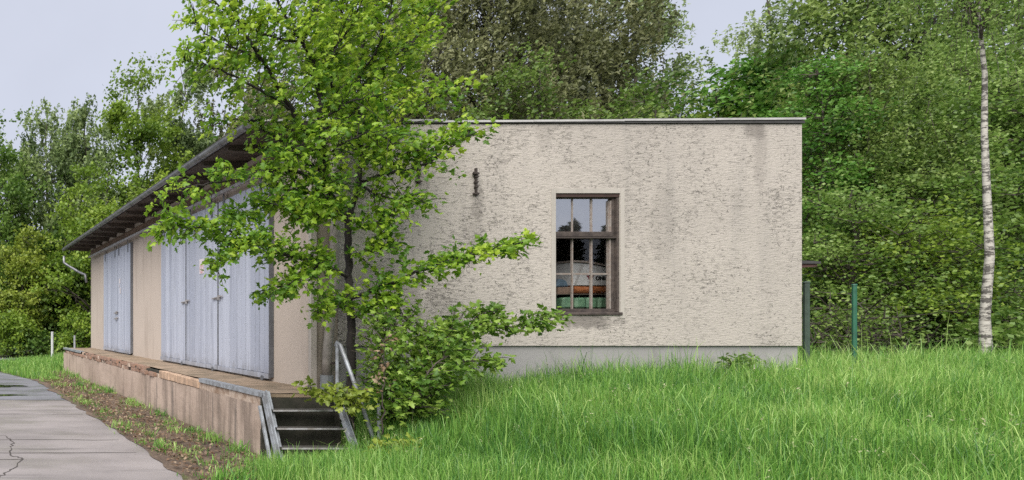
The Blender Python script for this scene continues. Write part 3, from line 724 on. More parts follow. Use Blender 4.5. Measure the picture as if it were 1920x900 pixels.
part("end_post", MB().tube([(3.95, 20.2, ZD - 0.02), (3.95, 20.2, ZD + 0.42)], 0.035, 8), M["steel"], dock)

# ------------------------------------------------------------------ steel steps
st = thing("steel_steps", (4.1, YN - 0.2, 0.0), "short steel steps with a sloping handrail at the near end of the dock", "steps")
def W(px, py, Y): return tuple(P(px, py, Y))
part("stringer", MB().bar((3.665, YN - 0.05, ZD + 0.02), (3.665, YN - 0.40, 0.05), 0.012, 0.13, (0, 1, 0.3)).bar((3.66, YN - 0.03, 0.79), (3.735, YN - 0.05, 0.79), 0.04, 0.012), M["steel"], st)
part("stringer_flange", MB().bar((3.693, YN - 0.052, ZD + 0.028), (3.693, YN - 0.402, 0.05), 0.075, 0.010, (0, 1, 0.5)), M["steel"], st)
part("brace", MB().bar((3.63, YN - 0.02, 0.66), (3.63, YN - 0.28, 0.03), 0.03, 0.03), M["steel"], st)
part("stringer", MB().bar((4.50, YN - 0.05, ZD + 0.03), (4.55, YN - 0.42, 0.10), 0.012, 0.15, (0, 1, 0.3)), M["steel"], st)
part("stringer_flange", MB().bar((4.475, YN - 0.058, ZD + 0.02), (4.525, YN - 0.43, 0.10), 0.05, 0.010, (0, 1, 0.5)), M["steel"], st)
for z, yo in ((0.615, 0.14), (0.42, 0.23), (0.215, 0.33)):
    part("tread", MB().box(3.69, 4.47, YN - yo - 0.07, YN - yo + 0.07, z, z + 0.022), M["treads"], st)
    part("tread_nosing", MB().box(3.69, 4.47, YN - yo - 0.078, YN - yo - 0.071, z + 0.006, z + 0.024), M["rail"], st)
hp = [(4.49, YN - 0.12, ZD - 0.05), (4.49, YN - 0.12, 1.40)]
part("handrail_post", MB().tube(hp, 0.018, 8), M["steel"], st)
part("handrail", MB().tube([(4.49, YN - 0.10, 1.37), (4.494, YN - 0.12, 1.42), (4.507, YN - 0.15, 1.39), (4.56, YN - 0.27, 1.05), (4.66, YN - 0.5, 0.35)], 0.022, 8), M["steel"], st, smooth=True)
part("handrail_post", MB().tube([(4.72, YN - 0.5, 0.75), (4.72, YN - 0.5, 0.1)], 0.02, 8), M["steel"], st)

# ------------------------------------------------------------------ posts
def post(px, ptop, Y, r, mat, label, name="fence_post", cat="post", cap=True, z0=None):
    t = P(px, ptop, Y); zb = float(height(t[0], Y)) - 0.1 if z0 is None else z0
    th = thing(name, (t[0], Y, zb), label, cat)
    part("shaft", MB().tube([(t[0], Y, zb), (t[0], Y, t[2])], r, 8), mat, th)
    if cap: part("cap", MB().tube([(t[0], Y, t[2]), (t[0], Y, t[2] + 0.02)], [r * 1.25, r * 0.9], 8), mat, th)
    return th
post(1602, 535, 8.75, 0.024, M["greenpost"], "bright green metal fence post standing in the grass")
pp = post(1512, 530, 8.35, 0.03, M["dullgreen"], "dull dark green post beside the right corner of the warehouse")
post(98, 623, 27.0 * 0.93, 0.055, M["whitepost"], "white marker post by the distant wood", name="marker_post")
post(13, 620, 30.2, 0.035, M["whitepost"], "thin pale pole at the foot of the distant wood", name="pole")
# chain link between the two posts, too fine to see as more than strands
fx0, fx1 = P(1512, 0, 8.35)[0], P(1602, 0, 8.75)[0]

# ------------------------------------------------------------------ plants
UP = np.array((0, 0, 1.0))
def unit(a): return a / np.maximum(np.linalg.norm(a, axis=-1, keepdims=True), 1e-9)

def diamond_leaves(Pt, size, rng, up=0.5, tint=None, width=0.36, hang=0.0):
    n = len(Pt); nor = unit(rng.normal(size=(n, 3)) + UP * up)
    d = unit(np.cross(nor, rng.normal(size=(n, 3))) + np.array((0, 0, -hang)))
    s = unit(np.cross(nor, d)); L = (size * rng.uniform(0.65, 1.35, n))[:, None]
    fold = rng.uniform(0.0, 0.15, n)[:, None] * L
    V = np.stack([Pt, Pt + d * 0.45 * L + s * width * L + nor * fold, Pt + d * L, Pt + d * 0.45 * L - s * width * L + nor * fold], 1).reshape(-1, 3)
    T = np.repeat(tint if tint is not None else rng.random(n), 4)
    return V, np.arange(n * 4).reshape(-1, 4), T

def triangle_leaves(Pt, size, rng, up=0.5, tint=None, hang=0.8):
    n = len(Pt); nor = unit(rng.normal(size=(n, 3)) + UP * up)
    d = unit(np.cross(nor, rng.normal(size=(n, 3))) + np.array((0, 0, -hang)))
    s = unit(np.cross(nor, d)); L = (size * rng.uniform(0.65, 1.35, n))[:, None]
    V = np.stack([Pt + s * 0.36 * L, Pt + d * 1.1 * L, Pt - s * 0.36 * L], 1).reshape(-1, 3)
    return V, np.arange(n * 3).reshape(-1, 3), np.repeat(tint, 3)

def quads_from_tubes(tubes):
    Vs, Fs, o = [], [], 0
    for v, f in tubes:
        Vs.append(v); Fs.append(np.asarray(f) + o); o += len(v)
    return np.concatenate(Vs), np.concatenate(Fs)

def arc(p, q, sag, rng, n=5, j=0.04):
    t = np.linspace(0, 1, n)[:, None]; p = np.array(p); q = np.array(q)
    pts = p + (q - p) * t + UP * sag * np.sin(np.pi * t); L = np.linalg.norm(q - p)
    pts[1:-1] += rng.normal(size=(n - 2, 3)) * j * L; return pts

def tree(name, base, H, R, label, cat, mat, bark, seed, lo=0.25, nclump=90, nleaf=16000, leaf=0.14, clump=0.6, style="broad", trunk_r=0.15, lean=(0, 0), shape=0.8, group=None, up=0.5, squash=0.7, trunk_mat=None, wobble=0.012):
    rng = np.random.default_rng(seed); base = np.array(base, float)
    root = thing(name, base, label, cat, group)
    k = 9; t = np.linspace(0, 1, k)
    tp = np.stack([lean[0] * t ** 1.5 + rng.normal(size=k) * wobble * H * t, lean[1] * t ** 1.5 + rng.normal(size=k) * wobble * H * t, t * H * 0.96 - 0.15], 1)
    tr = trunk_r * (1 - 0.88 * t) * np.where(t == 0, 1.3, 1)
    v, f = tube(tp, tr, 9)
    part("trunk", fast_mesh("trunk", v, f), trunk_mat or bark, root, smooth=True)
    # clump centres through the crown's volume
    u = rng.random(nclump * 4); zt = lo + (1 - lo) * u
    prof = np.sin(np.pi * np.clip((u * 0.93 + 0.07), 0, 1) ** shape) ** 0.6
    keep = rng.random(len(u)) < prof ** 1.3; u = u[keep][:nclump]; zt = zt[keep][:nclump]; prof = prof[keep][:nclump]
    n = len(u); ang = rng.random(n) * 2 * math.pi; rr = R * prof * (0.25 + 0.75 * rng.random(n) ** 0.55) * rng.uniform(0.8, 1.15, n)
    ax = np.stack([np.interp(zt, t, tp[:, 0]), np.interp(zt, t, tp[:, 1])], 1)
    C = np.stack([ax[:, 0] + rr * np.cos(ang), ax[:, 1] + rr * np.sin(ang), zt * H], 1)
    limbs = []
    for q in range(n):
        zs = max(lo * H * 0.55, C[q, 2] - rr[q] * rng.uniform(0.5, 1.1)); tt = min(zs / (0.96 * H), 0.97)
        p = np.array([np.interp(tt, t, tp[:, 0]), np.interp(tt, t, tp[:, 1]), tt * H * 0.96 - 0.15])
        r0 = min(trunk_r * (1 - 0.88 * tt) * 0.45, 0.015 + 0.02 * rr[q])
        limbs.append(tube(arc(p, C[q], 0.12 * rr[q], rng, 5), np.linspace(r0, 0.006, 5), 5))
    # twigs and leaves
    per = max(1, int(nleaf * (1.5 if style == "droop" else 1.0)) // n); Pt = []; T = []
    ct = np.clip(0.5 + 0.22 * rng.normal(size=n), 0, 1)
    for q in range(n):
        cs = clump * rng.uniform(0.7, 1.3)
        if style == "droop":
            ns = 14; m = max(1, per // ns)
            o = C[q] + rng.normal(size=(ns, 3)) * (cs * 0.55, cs * 0.55, cs * 0.35)
            L = rng.uniform(0.6, 1.7, ns) * cs * 1.25
            s = rng.random((ns, m)); dr = rng.normal(size=(ns, 1, 3)) * 0.14
            pts = o[:, None, :] + (np.array((0, 0, -1.0)) + dr) * (s * L[:, None])[..., None] + rng.normal(size=(ns, m, 3)) * 0.05
            Pt.append(pts.reshape(-1, 3))
            for w in range(0, ns, 7): limbs.append(tube(np.stack([o[w], o[w] + (dr[w, 0] + (0, 0, -1)) * L[w]]), [0.005, 0.002], 3))
        else:
            ns = 9; m = max(1, per // ns)
            o = C[q] + rng.normal(size=(ns, 3)) * cs * (0.62, 0.62, 0.62 * squash)
            pts = o[:, None, :] + rng.normal(size=(ns, m, 3)) * cs * 0.30 * np.array((1, 1, 0.75))
            Pt.append(pts.reshape(-1, 3))
            for w in range(0, ns, 2): limbs.append(tube(np.stack([C[q] - (0, 0, 0.1), o[w]]), [0.012, 0.005], 3))
        T.append(np.clip(ct[q] + 0.16 * rng.normal(size=len(Pt[-1])), 0, 1))
    v, f = quads_from_tubes(limbs)
    part("limbs", fast_mesh("limbs", v, f), bark, root, kind="stuff")
    Pt = np.concatenate(Pt); T = np.concatenate(T)
    ok = Pt[:, 2] > 0.05; Pt = Pt[ok]; T = T[ok]
    V, Fq, T = triangle_leaves(Pt, leaf, rng, up, T) if style == "droop" else diamond_leaves(Pt, leaf, rng, up, T, hang=0.2)
    part("crown", fast_mesh("crown", V, Fq, T), mat, root, kind="stuff")
    return root

LM = dict(
    maple=leaf_mat("maple_leaf", (0.085, 0.20, 0.017), (0.245, 0.41, 0.03), (0.44, 0.58, 0.06), 0.52),
    bush=leaf_mat("bush_leaf", (0.075, 0.165, 0.020), (0.165, 0.29, 0.034), (0.30, 0.43, 0.075), 0.45),
    yellow=leaf_mat("yellow_green_leaf", (0.14, 0.20, 0.025), (0.24, 0.31, 0.035), (0.34, 0.40, 0.07), 0.42),
    bright=leaf_mat("bright_broad_leaf", (0.085, 0.16, 0.018), (0.19, 0.30, 0.030), (0.31, 0.42, 0.06), 0.45),
    vivid=leaf_mat("vivid_green_leaf", (0.05, 0.145, 0.018), (0.11, 0.27, 0.032), (0.21, 0.38, 0.07), 0.45),
    mid=leaf_mat("mid_green_leaf", (0.062, 0.13, 0.019), (0.155, 0.27, 0.040), (0.33, 0.45, 0.13), 0.47),
    dark=leaf_mat("dark_green_leaf", (0.045, 0.10, 0.016), (0.10, 0.185, 0.028), (0.19, 0.29, 0.055), 0.42),
    greyg=leaf_mat("grey_green_leaf", (0.09, 0.14, 0.05), (0.21, 0.295, 0.105), (0.37, 0.46, 0.19), 0.48),
    olive=leaf_mat("olive_brown_leaf", (0.064, 0.076, 0.028), (0.168, 0.185, 0.072), (0.31, 0.325, 0.155), 0.45),
    olivegreen=leaf_mat("olive_green_leaf", (0.055, 0.10, 0.018), (0.135, 0.225, 0.036), (0.27, 0.365, 0.09), 0.45),
    spruce=leaf_mat("spruce_needle", (0.008, 0.018, 0.010), (0.014, 0.028, 0.014), (0.022, 0.04, 0.02), 0.1),
    dry=leaf_mat("dry_leaf", (0.11, 0.06, 0.035), (0.21, 0.135, 0.08), (0.36, 0.27, 0.18), 0.3),
    grass=leaf_mat("grass_blade", (0.058, 0.17, 0.034), (0.19, 0.39, 0.062), (0.43, 0.58, 0.18), 0.4, 0.42),
    straw=leaf_mat("straw_and_seed_heads", (0.24, 0.28, 0.12), (0.38, 0.41, 0.22), (0.52, 0.50, 0.32), 0.3, 0.6),
)
def at(px, Y, z=None):
    X = (px - PX) / F * Y; return (X, Y, float(height(X, Y)) if z is None else z)
def top_h(py, Y, z0): return EYE - (py - PY) / F * Y - z0

# left, beyond the far road
def bt(px, top, Y, wpx, label, mat, bark="greybark", seed=1, name="broadleaf_tree", cat="tree", **k):
    b = at(px, Y); return tree(name, b, top_h(top, Y, b[2]) * k.pop("hs", 1.0), wpx / F * Y / 2, label, cat, LM[mat], M[bark], seed, **k)
bt(-15, 205, 34, 190, "dark green broadleaf tree at the far left edge of the wood", "mid", seed=11, nleaf=22000, leaf=0.20, nclump=80, clump=0.8, lo=0.05)
bt(92, 185, 36, 140, "tall grey green birch rising against the sky on the left", "greyg", seed=12, nleaf=17000, leaf=0.17, nclump=70, clump=0.75, lo=0.15, style="droop", name="birch_tree", shape=0.9)
bt(158, 180, 37, 110, "slim grey green birch beside the gap of sky on the left", "greyg", seed=13, nleaf=13000, leaf=0.17, nclump=55, clump=0.7, lo=0.15, style="droop", name="birch_tree", shape=0.9)
bt(255, 125, 38, 170, "light green tree left of the maple with sky behind its top", "bright", seed=14, nleaf=22000, leaf=0.20, nclump=65, clump=0.8, lo=0.15)
bt(345, 90, 41, 220, "pale grey green willow behind the eave and the maple", "greyg", seed=15, nleaf=34000, leaf=0.19, nclump=80, clump=0.9, lo=0.12, style="droop", name="willow_tree")
bt(460, 80, 42, 220, "brownish grey tree partly hidden behind the maple crown", "olive", seed=16, nleaf=26000, leaf=0.18, nclump=80, clump=0.9, lo=0.12, style="droop")
bt(205, 300, 30, 230, "bright green low maple just beyond the far end of the dock", "bright", seed=17, nleaf=22000, leaf=0.17, nclump=90, clump=0.65, lo=0.05, squash=0.5, name="maple_tree")
bt(40, 425, 31, 120, "yellow green shrub at the left edge above the road", "yellow", seed=18, nleaf=10000, leaf=0.15, nclump=55, clump=0.5, lo=0.15, squash=0.5, name="shrub", cat="shrub", trunk_r=0.06)
bt(120, 430, 33, 180, "dark green bushy tree filling the shade behind the marker post", "dark", seed=19, nleaf=16000, leaf=0.19, nclump=80, clump=0.75, lo=0.0, name="bushy_tree")
bt(15, 330, 35.5, 190, "dark thicket tree behind the yellow green shrub", "dark", seed=20, nleaf=15000, leaf=0.2, nclump=80, clump=0.8, lo=0.0, name="bushy_tree")
bt(145, 585, 27.5, 60, "small bright green bush behind the far end of the dock", "bright", seed=21, nleaf=4000, leaf=0.13, nclump=26, clump=0.35, lo=0.1, name="bush", cat="bush", trunk_r=0.04)
bt(22, 588, 29.3, 85, "low green bush beside the thin pale pole", "bright", seed=22, nleaf=4500, leaf=0.14, nclump=28, clump=0.4, lo=0.1, name="bush", cat="bush", trunk_r=0.04)
bt(75, 628, 29.6, 130, "low dark brush along the edge of the distant wood", "dark", seed=23, nleaf=5000, leaf=0.15, nclump=36, clump=0.4, lo=0.0, name="bush", cat="bush", trunk_r=0.03)

# behind the warehouse
bt(640, -110, 27, 260, "sparse brown twigged tree with dark trunk behind the maple", "olive", bark="bark", seed=31, nleaf=11000, leaf=0.12, nclump=90, clump=0.8, lo=0.35, trunk_r=0.26, style="droop")
bt(770, -150, 26, 210, "tree with thick dark trunk between the maple and the olive tree", "olive", bark="bark", seed=32, nleaf=11000, leaf=0.12, nclump=80, clump=0.75, lo=0.35, trunk_r=0.24, style="droop")
bt(915, -170, 27, 270, "broad olive brown tree above the left half of the roof", "olive", bark="bark", seed=33, nleaf=36000, leaf=0.14, nclump=170, clump=0.85, lo=0.22, style="droop", trunk_r=0.22)
bt(1075, -190, 28.5, 250, "olive brown tree above the window", "olive", bark="bark", seed=34, nleaf=32000, leaf=0.14, nclump=150, clump=0.85, lo=0.22, style="droop", trunk_r=0.22)
bt(1195, -120, 30, 150, "grey green birch with hanging twigs left of the sky gap", "greyg", seed=35, nleaf=22000, leaf=0.12, nclump=80, clump=0.75, lo=0.25, style="droop", name="birch_tree")
bt(1010, 105, 24, 330, "low green tree peeping over the middle of the roof", "olivegreen", seed=36, nleaf=15000, leaf=0.13, nclump=90, clump=0.7, lo=0.35, name="low_tree")
bt(1235, 130, 24.5, 180, "small fresh green tree below the sky gap", "mid", seed=37, nleaf=10000, leaf=0.14, nclump=60, clump=0.55, lo=0.3, name="low_tree")
bt(1330, 145, 22.5, 130, "pale leafy sapling just left of the vivid green maple", "bright", seed=38, nleaf=6500, leaf=0.13, nclump=45, clump=0.45, lo=0.3, name="low_tree")
bt(1425, 65, 21.5, 190, "vivid green maple above the right end of the roof", "vivid", seed=39, nleaf=20000, leaf=0.15, nclump=90, clump=0.6, lo=0.25, squash=0.55, name="maple_tree", up=0.8)
bt(1440, -60, 31, 110, "thin grey birch top behind the vivid green maple", "greyg", seed=40, nleaf=9000, leaf=0.13, nclump=55, clump=0.7, lo=0.35, style="droop", name="birch_tree")

# right of the warehouse
bt(1585, -150, 19, 230, "olive green birch hanging over the right corner of the roof", "olivegreen", seed=51, nleaf=22000, leaf=0.115, nclump=130, clump=0.75, lo=0.12, style="droop", name="birch_tree")
bt(1730, -220, 17.5, 260, "tall dark birch between the roof corner and the white trunk", "olivegreen", bark="bark", seed=52, nleaf=19000, leaf=0.105, nclump=150, clump=0.7, lo=0.15, style="droop", name="birch_tree")
bt(1900, -200, 19, 240, "dark birch crown behind the white trunk at the right edge", "olivegreen", bark="bark", seed=53, nleaf=14000, leaf=0.115, nclump=130, clump=0.7, lo=0.12, style="droop", name="birch_tree")
bt(1850, -260, 11.0, 190, "slender birch with a white black flecked trunk", "mid", bark="greybark", trunk_mat=M["birch"], seed=54, nleaf=6000, leaf=0.045, nclump=60, clump=0.5, lo=0.70, style="droop", name="white_birch", wobble=0.006, trunk_r=0.064, lean=(-0.02, 0.1))
for (px, top, Y, w, label, mat, sd, nl, nc, lo, sty, lf) in (
    (1545, 120, 15.2, 150, "leafy green tree right behind the corner of the warehouse", "vivid", 61, 17000, 90, 0.05, "broad", 0.075),
    (1640, 60, 15.0, 190, "drooping yellow green birch behind the green fence post", "olivegreen", 62, 34000, 110, 0.12, "droop", 0.055),
    (1735, 150, 14.4, 190, "broad leafy hazel tree between the green post and the white birch", "mid", 63, 23000, 95, 0.08, "broad", 0.075),
    (1810, 40, 16.0, 170, "drooping green birch just left of the white trunk", "mid", 68, 26000, 95, 0.15, "droop", 0.058),
    (1935, 100, 14.8, 200, "leafy tree just right of the white birch trunk", "mid", 64, 22000, 100, 0.08, "broad", 0.075),
    (2075, 60, 16.0, 240, "leafy tree beyond the right edge of the view", "mid", 65, 11000, 70, 0.05, "broad", 0.08),
    (1600, 330, 13.6, 150, "fresh green shrub beside the warehouse corner", "mid", 69, 11000, 55, 0.12, "broad", 0.066),
    (1720, 390, 13.2, 180, "green shrub with arching twigs left of the white trunk", "bright", 66, 11000, 60, 0.18, "broad", 0.066),
    (1800, 480, 12.9, 120, "dark low shrub at the left foot of the white birch", "dark", 72, 6000, 40, 0.12, "broad", 0.066),
    (1925, 430, 13.4, 130, "dark low shrub right of the white birch trunk", "dark", 67, 9000, 50, 0.1, "broad", 0.066)):
    bt(px, top, Y, w, label, mat, seed=sd, nleaf=nl, nclump=nc, leaf=lf, clump=0.40 if sty == "broad" else 0.55, lo=lo, style=sty, name="shrub" if "shrub" in label else ("birch_tree" if "birch just" in label or "green birch" in label else "leafy_tree"), cat="shrub" if "shrub" in label else "tree", trunk_r=0.06, squash=0.5, up=0.7)
bt(1590, 560, 11.6, 150, "tangled bramble thicket behind the green fence post", "olivegreen", seed=70, nleaf=2600, nclump=50, leaf=0.055, clump=0.34, lo=0.0, name="bramble", cat="bush", trunk_r=0.02)
bt(1905, 590, 11.6, 100, "low leafy bush at the foot of the white birch", "mid", seed=71, nleaf=3500, nclump=30, leaf=0.08, clump=0.28, lo=0.05, name="bush", cat="bush", trunk_r=0.02)

cw = []; rw = np.random.default_rng(3)
for a in np.linspace(-1.45, 1.35, 110):
    rad = rw.uniform(62, 80); hh = rw.uniform(6, 11); m = 260
    q = rw.normal(size=(m, 3)) * (2.2, 2.2, hh * 0.22) + np.array((rad * math.sin(a), rad * math.cos(a), hh * 0.5))
    cw.append(q)
cw = np.concatenate(cw); cw[:, 2] = np.maximum(cw[:, 2], 0.2)
V, Fq, T = diamond_leaves(cw, 0.85, rw, 0.5, rw.random(len(cw)))
o = part("distant_woods", fast_mesh("distant_woods", V, Fq, T), LM["dark"]); tag(o, "distant woods closing the horizon behind the nearer trees", "woods", kind="stuff")

# spruces across the yard, seen mirrored in the upper window panes
def spruce(base, H, R, seed, label):
    rng = np.random.default_rng(seed); root = thing("spruce", base, label, "tree", "spruces mirrored in the window")
    v, f = tube([(0, 0, -0.2), (0, 0, H * 0.5), (0, 0, H)], [0.16, 0.1, 0.02], 7); part("trunk", fast_mesh("trunk", v, f), M["greybark"], root)
    Pt = []
    for z in np.linspace(0.08, 0.985, 42):
        r = R * (1 - z) ** 0.9 * rng.uniform(0.8, 1.1); m = int(8 + 10 * (1 - z))
        for a in rng.random(m) * 2 * math.pi:
            s = rng.random(12) ** 0.7
            Pt.append(np.stack([r * s * np.cos(a), r * s * np.sin(a), z * H - 0.25 * r * s], 1) + rng.normal(size=(12, 3)) * 0.07)
    Pt = np.concatenate(Pt); V, Fq, T = diamond_leaves(Pt, 0.34, rng, 0.9, width=0.3, hang=0.4)
    part("crown", fast_mesh("crown", V, Fq, T), LM["spruce"], root)
for k, (bx_, by_, H) in enumerate(((47.2, -31.5, 12.1), (49.4, -33, 12.7), (48.3, -34, 11.9), (51.6, -32.5, 12.3), (46.0, -33, 12.4), (53.5, -33, 12.0))):
    spruce((bx_, by_, float(height(bx_, by_)) - 0.1), H - 3.3, 1.7, 80 + k, "dark spruce across the yard mirrored in the upper panes, " + ("shorter one beside the tallest", "tallest of the row", "behind the tallest one", "second from the far end", "nearest to the right hand end", "lowest at the far end")[k])

# ------------------------------------------------------------------ the maple in front and the bushes: lobed leaves on real branches
half = [(0.0, 0.0), (0.31, 0.01), (0.22, 0.18), (0.52, 0.42), (0.23, 0.50), (0.21, 0.75), (0.0, 1.0)]
outl = half + [(-x, y) for x, y in half[-2:0:-1]]
LT = np.array([(0.0, 0.34, 0.10)] + [(x, y, -0.28 * abs(x) - 0.18 * max(0, y - 0.5)) for x, y in outl]); LK = len(outl)
LF = np.array([(0, 1 + i, 1 + (i + 1) % LK) for i in range(LK)])

def smooth_path(pts, n=8):
    pts = np.array(pts); k = len(pts); t = np.linspace(0, k - 1, (k - 1) * n + 1); out = []
    for a in t:
        i = min(int(a), k - 2); u = a - i; p0 = pts[max(i - 1, 0)]; p1 = pts[i]; p2 = pts[i + 1]; p3 = pts[min(i + 2, k - 1)]
        out.append(0.5 * (2 * p1 + (p2 - p0) * u + (2 * p0 - 5 * p1 + 4 * p2 - p3) * u * u + (3 * p1 - p0 - 3 * p2 + p3) * u ** 3))
    return np.array(out)

def leafy(root, branches, rng, mat, bark, leaf=0.085, twig=(0.22, 0.5), step=0.055, per=11, n_single=0, start=0.3, upb=0.9, thin=lambda c: 1.0, flat=0.8, clear=None, short=lambda c: 1.0, tintz=lambda c: 0.5):
    """branches: list of (points, r0, r1, bare fraction). Builds branch parts, twigs, and lobed leaves."""
    base = np.array(root.location); Lp = []; Ld = []; Lt = []; twigs = []
    for pts, r0, r1, bare in branches:
        sp = smooth_path([P(*p) for p in pts]); sp[1:-1] += rng.normal(size=sp[1:-1].shape) * 0.008
        mb = MB().tube(sp, np.linspace(r0, r1, len(sp)), 8)
        part("trunk" if bare >= 0.5 else "branch", mb, bark, root, smooth=True)
        seg = np.linalg.norm(np.diff(sp, axis=0), axis=1); S = np.concatenate([[0], np.cumsum(seg)]); tot = S[-1]
        s = tot * bare
        while s < tot + 0.05:
            c = np.array([np.interp(min(s, tot), S, sp[:, q]) for q in range(3)])
            c2 = np.array([np.interp(min(s + 0.1, tot), S, sp[:, q]) for q in range(3)]); c1 = np.array([np.interp(max(s - 0.1, 0), S, sp[:, q]) for q in range(3)])
            d = unit(c2 - c1); q = unit(rng.normal(size=3) * (1, 1, flat)); q -= d * (q @ d); dirn = unit(unit(q) * 0.95 + d * rng.uniform(0.2, 0.8) + UP * 0.15)
            L = rng.uniform(*twig) * (1 - 0.35 * s / tot) * short(c)
            tp = np.stack([c + dirn * L * u + UP * (0.06 * math.sin(u * 2.5) - 0.10 * u * u) * L for u in (0, 0.35, 0.7, 1.0)])
            twigs.append(tube(tp - base, np.linspace(0.006, 0.002, 4), 4))
            m = max(3, int(per * rng.uniform(0.7, 1.3)))
            u = rng.uniform(0.2, 1.05, m)
            pos = np.stack([np.interp(u, (0, 0.35, 0.7, 1.0), tp[:, q2]) for q2 in range(3)], 1) + rng.normal(size=(m, 3)) * 0.038
            Lp.append(pos); Ld.append(unit(dirn * 0.7 + rng.normal(size=(m, 3)) * 0.75 + np.array((0, 0, -0.28))))
            Lt.append(np.clip(tintz(c) + 0.2 * rng.normal() + 0.15 * rng.normal(size=m), 0, 1))
            s += step * rng.uniform(0.7, 1.3) * thin(c)
    v, f = quads_from_tubes(twigs); o = part("twigs", fast_mesh("twigs", v, f), bark, root); o["kind"] = "stuff"
    Lp = np.concatenate(Lp); Ld = np.concatenate(Ld); Lt = np.concatenate(Lt)
    # keep leaves out of the walls and the dock
    bad = ((Lp[:, 0] > XW - 0.06) & (Lp[:, 1] > YG - 0.05) & (Lp[:, 2] < ZT + 0.15)) | ((Lp[:, 0] > 3.86) & (Lp[:, 1] > YG - 0.08) & (Lp[:, 2] > 4.0) & (Lp[:, 2] < 4.34)) | (Lp[:, 2] < height(Lp[:, 0], Lp[:, 1]) + 0.02)
    if clear is not None: bad |= clear(Lp)
    Lp, Ld, Lt = Lp[~bad], Ld[~bad], Lt[~bad]; n = len(Lp)
    nor = unit(rng.normal(size=(n, 3)) * 0.62 + UP * upb + np.array((0, -0.25, 0))); nor = unit(nor - Ld * np.sum(nor * Ld, 1, keepdims=True)); sd = np.cross(Ld, nor)
    Ls = leaf * rng.uniform(0.5, 1.35, n)
    V = Lp[:, None, :] + Ls[:, None, None] * (LT[None, :, 0, None] * sd[:, None, :] + LT[None, :, 1, None] * Ld[:, None, :] + LT[None, :, 2, None] * nor[:, None, :])
    single = np.zeros(n, bool)
    if n_single:
        dist = np.linalg.norm(Lp - np.array((0, 0, EYE)), axis=1) / Ls; px = PX + F * Lp[:, 0] / Lp[:, 1]; py = PY - F * (Lp[:, 2] - EYE) / Lp[:, 1]
        dist[(px < 0) | (px > 1920) | (py < 0) | (py > 900)] = 1e9
        single[np.argsort(dist)[:n_single]] = True
    K = len(LT)
    Vm = V[~single] - base; nm = len(Vm)
    Fm = (LF[None] + (np.arange(nm) * K)[:, None, None]).reshape(-1, 3)
    o = part("foliage", fast_mesh("foliage", Vm.reshape(-1, 3), Fm, np.repeat(Lt[~single], K)), mat, root); o["kind"] = "stuff"
    if n_single:
        protos = []
        for q in range(6):
            protos.append(fast_mesh("leaf", LT, LF, np.full(K, 0.2 + 0.12 * q))); protos[-1].materials.append(mat)
        from mathutils import Matrix
        for i in np.where(single)[0]:
            o = bpy.data.objects.new("leaf", protos[min(5, max(0, int((Lt[i] - 0.14) / 0.12)))]); COL.objects.link(o); o.parent = root
            a, b2, c = sd[i] * Ls[i], Ld[i] * Ls[i], nor[i] * Ls[i]; p = Lp[i] - base
            o.matrix_local = Matrix(((a[0], b2[0], c[0], p[0]), (a[1], b2[1], c[1], p[1]), (a[2], b2[2], c[2], p[2]), (0, 0, 0, 1)))
    return n

